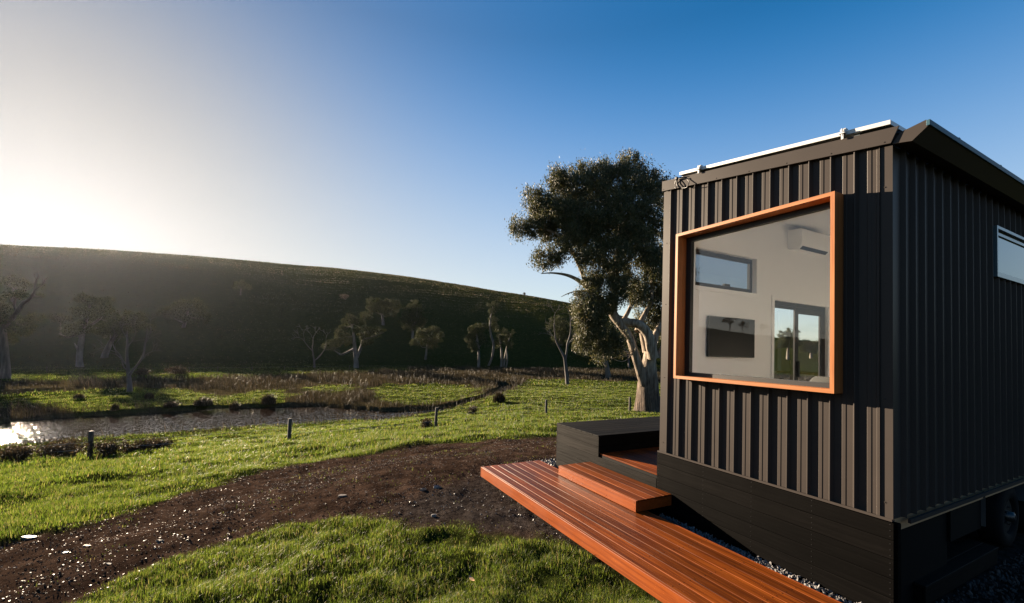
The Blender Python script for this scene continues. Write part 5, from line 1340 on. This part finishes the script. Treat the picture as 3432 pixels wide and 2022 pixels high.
# ------------------------------------------------------------------ bushes and tussocks one can tell apart
def bush(name, px, py, wpx, hpx, seed, label, cat, m='gorse', leaf=.09, group=None, n=1400, spiky=False):
    rr = np.random.default_rng(seed); g, t = ground(px, py); k = t / FPX
    root = empty(name, g); tag(root, label, cat, group)
    W_, H_ = wpx * k / 2, hpx * k
    if spiky:
        nn = n; a = rr.uniform(0, 2 * PI, nn); q = np.sqrt(rr.random(nn)) * .5
        xy = np.stack([np.cos(a) * q * W_, np.sin(a) * q * W_], 1)
        o = blades('foliage', xy, np.full(nn, -.03), H_ * rr.uniform(.45, 1.1, nn) * (1.15 - 2.4 * q ** 2), np.full(nn, k * 1.3), rr.uniform(.05, .55, nn) * np.minimum(W_ / H_, 1.6), M[m], rr, None, None)
        o.parent = root; return root
    mb = MB()
    for i in range(9):
        a = rr.uniform(0, 2 * PI); e = g + [math.cos(a) * W_ * .7, math.sin(a) * W_ * .7, H_ * rr.uniform(.5, .95)]
        wood_tube(mb, [[*(g - [0, 0, .1]), .025], [*(0.5 * (g + e) + [0, 0, .1]), .015], [*e, .004]], 5, rr)
    mb.build('stems', M['oldbark'], root, g)
    BL = []
    for i in range(8):
        a = rr.uniform(0, 2 * PI); q = rr.uniform(0, .75)
        BL.append((g + [math.cos(a) * q * W_, math.sin(a) * q * W_, H_ * rr.uniform(.3, .75)], np.array([W_ * .42, H_ * .32, W_ * .4]), n // 8))
    V, F, _ = leaf_cloud(BL, leaf, rr, clump_r=leaf * 2.0, droop=-.3, per_clump=14, aspect=.4); np_mesh('foliage', V - g, F, M[m], root)
    return root
sg = 'scrub bushes along the near river bank'
for i, (px, py, w_, h_, lab) in enumerate(((118, 1130, 130, 52, 'wide brown thorny bush against the glinting water, left of the nearest post'), (40, 1138, 110, 40, 'low dark bush at the left edge by the fence wires'),
        (175, 1126, 90, 46, 'dense brown bush just left of the nearest post'), (262, 1124, 100, 44, 'dense brown bush just right of the nearest post'), (330, 1116, 90, 36, 'ragged bush on the bank, second to the right of the nearest post'), (392, 1108, 70, 28, 'small rounded bush tapering off along the bank'))):
    bush('scrub_bush', px, py, w_, h_, 100 + i, lab, 'bush', group=sg, n=1800)
for i, (px, py, w_, h_, lab) in enumerate(((1163, 1020, 26, 24, 'small round bush on the bank where the river narrows'), (430, 921, 46, 16, 'wide dark mound of scrub on the far green strip'), (352, 922, 36, 12, 'low dark mound of scrub left of the wide one'),
        (850, 738, 34, 14, 'faint low bush high on the bare slope'), (1290, 726, 8, 6, 'tiny bush on the crest line toward the old gum'), (1050, 1054, 26, 22, 'twiggy bush at the foot of the leaning post'))):
    bush('scrub_bush', px, py, w_, h_, 120 + i, lab, 'bush', group='lone bushes around the valley', leaf=(.09 if py > 1000 else .3), n=900)
for i, (px, py, w_, h_, lab) in enumerate(((194, 983, 40, 16, 'rush tussock at the left of the river island'), (366, 982, 34, 17, 'rush tussock right of the grey dead tree'), (500, 1003, 76, 22, 'broad dark tussock hanging over the water'), (577, 1008, 44, 22, 'tussock standing at the water edge beside pale sand'),
        (660, 1003, 60, 26, 'tussock right of the pale sand at the water edge'), (420, 1000, 60, 14, 'flattened tussock between the dead tree and the water'), (282, 1012, 30, 16, 'small tussock on the island lip below the dead tree'), (1228, 990, 60, 30, 'tall tussock at the mouth of the narrow creek'))):
    bush('rush_tussock', px, py, w_, h_, 140 + i, lab, 'tussock', m='rush', group='rush tussocks on the river island', n=700, spiky=True)

# ------------------------------------------------------------------ stones
def shards(name, x, y, z, size, flatness, m, rng, label, cat, tilt=.18, round_=False):
    """flat broken stones, five sided"""
    n = len(x); sides = 6; a = (np.arange(sides) * 2 * PI / sides)[None, :] + rng.uniform(0, 6, n)[:, None] + rng.normal(0, .25, (n, sides))
    rad = size[:, None] * rng.uniform(.55, 1.1, (n, sides)) * .5
    st = rng.uniform(.28, .9, n)[:, None]
    rot = rng.uniform(0, PI, n)[:, None]
    px_, py_ = rad * np.cos(a), rad * np.sin(a) * st
    X = px_ * np.cos(rot) - py_ * np.sin(rot); Y = px_ * np.sin(rot) + py_ * np.cos(rot)
    tx, ty = rng.normal(0, tilt, n)[:, None], rng.normal(0, tilt, n)[:, None]
    h = (size * flatness * rng.uniform(.6, 1.4, n))[:, None]
    zt_ = h * .75 + X * tx + Y * ty + rng.normal(0, .04, X.shape) * size[:, None] * (2.0 if round_ else 1.0)
    top = np.stack([x[:, None] + X * .86, y[:, None] + Y * .86, z[:, None] + zt_], 2); bot = np.stack([x[:, None] + X, y[:, None] + Y, z[:, None] + zt_ - h], 2)
    V = np.concatenate([top, bot], 1).reshape(-1, 3); k = np.arange(n)[:, None] * 2 * sides
    T = k + np.arange(sides)[None, :]
    S = np.concatenate([k + np.array([[i, i + sides, (i + 1) % sides + sides, (i + 1) % sides]]) for i in range(sides)], 0)
    o = np_mesh(name, V, [T, S], m)
    if label: tag(o, label, cat, kind='stuff')
    return o
X_, Y_, Z_, S_ = [], [], [], []
G_ = [[], [], [], []]
for (r0, r1, dens, lo, hi) in ((2.2, 5, 1300, .004, .022), (5, 9, 800, .006, .032), (9, 16, 300, .010, .045), (16, 26, 50, .02, .07)):
    x, y, s, t, r = scatter(rng, r0, r1, dens); z = terrain(x, y); k = keep_visible(x, y, z, s, t); x, y, s, t, z = x[k], y[k], s[k], t[k], z[k]
    d, g, ru, dr = covers(x, y); und = (x > -4.75) & (y > -.02)
    k = (rng.random(len(x)) < d * (1 - g) * np.clip(.2 + 1.6 * (fbm(s * 1.3, t * 1.3, 91, 3) - .3), .05, 1)) & ~und
    n = k.sum(); X_.append(x[k]); Y_.append(y[k]); Z_.append(z[k] + micro(s[k], t[k], d[k], g[k], dr[k])); S_.append(lo + (hi - lo) * rng.random(n) ** 3)
for (r0, r1, dens, lo, hi) in ((2.2, 5, 520, .006, .022), (5, 9, 300, .008, .028), (9, 14, 80, .014, .034)):
    x, y, s, t, r = scatter(rng, r0, r1, dens); z = terrain(x, y); k = keep_visible(x, y, z, s, t) ; x, y, s, t, z = x[k], y[k], s[k], t[k], z[k]
    d, g, ru, dr = covers(x, y); und = (x > -4.75) & (x < -.0) & (y > -.02)
    k = (rng.random(len(x)) < g * np.clip(.3 + 1.4 * (fbm(s * 1.6, t * 1.6, 95, 3) - .3), .1, 1)) & ~und
    n = k.sum(); G_[0].append(x[k]); G_[1].append(y[k]); G_[2].append(z[k] + micro(s[k], t[k], d[k], g[k], dr[k])); G_[3].append(lo + (hi - lo) * rng.random(n) ** 2)
shards('gravel', np.concatenate(X_), np.concatenate(Y_), np.concatenate(Z_), np.concatenate(S_), .16, M['stone'], rng, 'pale flat shale chips scattered over the brown track', 'stones')
shards('gravel', *[np.concatenate(q) for q in G_], .45, M['bluestone'], rng, 'grey crushed stone beside the deck and around the cabin', 'gravel', tilt=.4, round_=True)
C_ = [[], [], [], []]
for (r0, r1, dens, lo, hi) in ((2.2, 5, 1500, .005, .020), (5, 9, 800, .007, .030), (9, 16, 260, .012, .045), (16, 28, 50, .03, .08)):
    x, y, s, t, r = scatter(rng, r0, r1, dens); z = terrain(x, y); k = keep_visible(x, y, z, s, t); x, y, s, t, z = x[k], y[k], s[k], t[k], z[k]
    d, g, ru, dr = covers(x, y); und = (x > -4.75) & (y > -.02)
    k = (rng.random(len(x)) < d * (1 - .6 * g) * np.clip(.25 + 1.8 * (fbm(s * 1.9, t * 1.9, 97, 3) - .3), .08, 1)) & ~und
    n = k.sum(); C_[0].append(x[k]); C_[1].append(y[k]); C_[2].append(z[k] + micro(s[k], t[k], d[k], g[k], dr[k])); C_[3].append(lo + (hi - lo) * rng.random(n) ** 2)
shards('dirt', *[np.concatenate(q) for q in C_], .30, M['clod'], rng, 'loose brown earth clods covering the track', 'earth', tilt=.3, round_=True)
# packed gravel strip between deck and skirting
n = 5200; x = rng.uniform(-2.3, 1.2, n); y = rng.uniform(-.44, -.03, n); z = np.full(n, HOUSE_PAD + .015) + rng.uniform(0, .035, n)
shards('gravel', x, y, z, rng.uniform(.016, .042, n), .5, M['bluestone'], rng, 'strip of grey crushed stone between the deck and the charred skirting', 'gravel', tilt=.5, round_=True)
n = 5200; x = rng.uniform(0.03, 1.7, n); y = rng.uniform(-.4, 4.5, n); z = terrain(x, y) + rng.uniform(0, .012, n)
shards('gravel', x, y, z, rng.uniform(.012, .038, n), .5, M['shaded_bluestone'], rng, 'shaded grey crushed stone along the cabin side by the wheel', 'gravel', tilt=.5, round_=True)
n = 900; x = rng.uniform(-5.1, -4.65, n); y = rng.uniform(-.75, .3, n); z = terrain(x, y) + rng.uniform(0, .03, n)
shards('gravel', x, y, z, rng.uniform(.03, .07, n), .5, M['bluestone'], rng, 'dark loose stones heaped at the corner of the porch', 'gravel', tilt=.5, round_=True)
for i, (px, py, w_, h_, lab) in enumerate(((72, 1326, 42, 10, 'large white slab of shale at the edge of the grass'), (215, 1345, 24, 6, 'pale flat stone in the track, a step right of the white slab'), (268, 1391, 18, 6, 'pale flat stone low in the left part of the track'), (160, 1362, 26, 7, 'pale stone lying just below the white slab'),
        (393, 1338, 22, 8, 'rounded pale stone mid track'), (842, 1222, 26, 7, 'long tan stone on the track above the grass tip'), (1042, 1209, 20, 8, 'rusty stone at the edge of the grey gravel'), (1075, 1203, 26, 8, 'flat dark slab at the edge of the grey gravel'), (1066, 1274, 18, 9, 'blue grey stone in the gravel above the grass'))):
    g, t = ground(px, py); k = t / FPX; rr = np.random.default_rng(300 + i); mb = MB()
    q_ = np.array([g[:2]]); qs, qt = plan(q_); qd, qg, qr, qv = covers(q_[:, 0], q_[:, 1]); g[2] += float(micro(qs, qt, qd, qg, qv)[0])
    a = np.linspace(0, 2 * PI, 10)[:-1]; ra = rr.uniform(.7, 1.05, 9) * w_ * k / 2; rd = rr.uniform(.35, .6)
    P = np.stack([ra * np.cos(a), ra * np.sin(a) * rd], 1); ca, sa_ = RT
    th = h_ * k * .45
    top = [g + [p[0] * .88 * ca - p[1] * .88 * sa_, p[0] * .88 * sa_ + p[1] * .88 * ca, th + rr.normal(0, .004)] for p in P]; bot = [g + [p[0] * ca - p[1] * sa_, p[0] * sa_ + p[1] * ca, -.03] for p in P]
    mb.add(top + bot, [tuple(range(9))] + [(j, j + 9, (j + 1) % 9 + 9, (j + 1) % 9) for j in range(9)])
    o = mb.build('stone', M['stone'] if i < 7 else M['bluestone'], None, g); o.location = tuple(map(float, g)); tag(o, lab, 'stone', 'larger stones on the track')
# dry leaves in the grass
for i, (px, py, lab) in enumerate(((1160, 1450, 'single dry brown leaf lying in the dark grass'),)):
    g, t = ground(px, py); mb = MB(); L_ = .055
    pts = [(-1, 0, .2), (-.5, .32, .05), (.2, .36, 0), (1, 0, .25), (.2, -.36, .1), (-.5, -.3, .12)]
    mb.add([g + [p[0] * L_, p[1] * L_, .075 + p[2] * L_] for p in pts], [(0, 1, 5), (1, 2, 4, 5), (2, 3, 4)])
    o = mb.build('dry_leaf', principled('dry leaf', flat((.34, .20, .10))), None, g); o.location = tuple(map(float, g)); tag(o, lab, 'leaf')

# ------------------------------------------------------------------ air
hz = MB(); hz.box((-560, -560, -12), (560, 560, 100))
m, nt, out = mat('valley air')
pv = N(nt, 'ShaderNodeVolumePrincipled', Density=0.000025, Anisotropy=0.76); pv.inputs['Color'].default_value = (0.44, 0.47, 0.57, 1)
nt.links.new(pv.outputs[0], out.inputs['Volume'])
HZ = hz.build('haze', m); HZ['kind'] = 'stuff'; HZ['label'] = 'thin sunlit haze filling the valley'; HZ['category'] = 'haze'
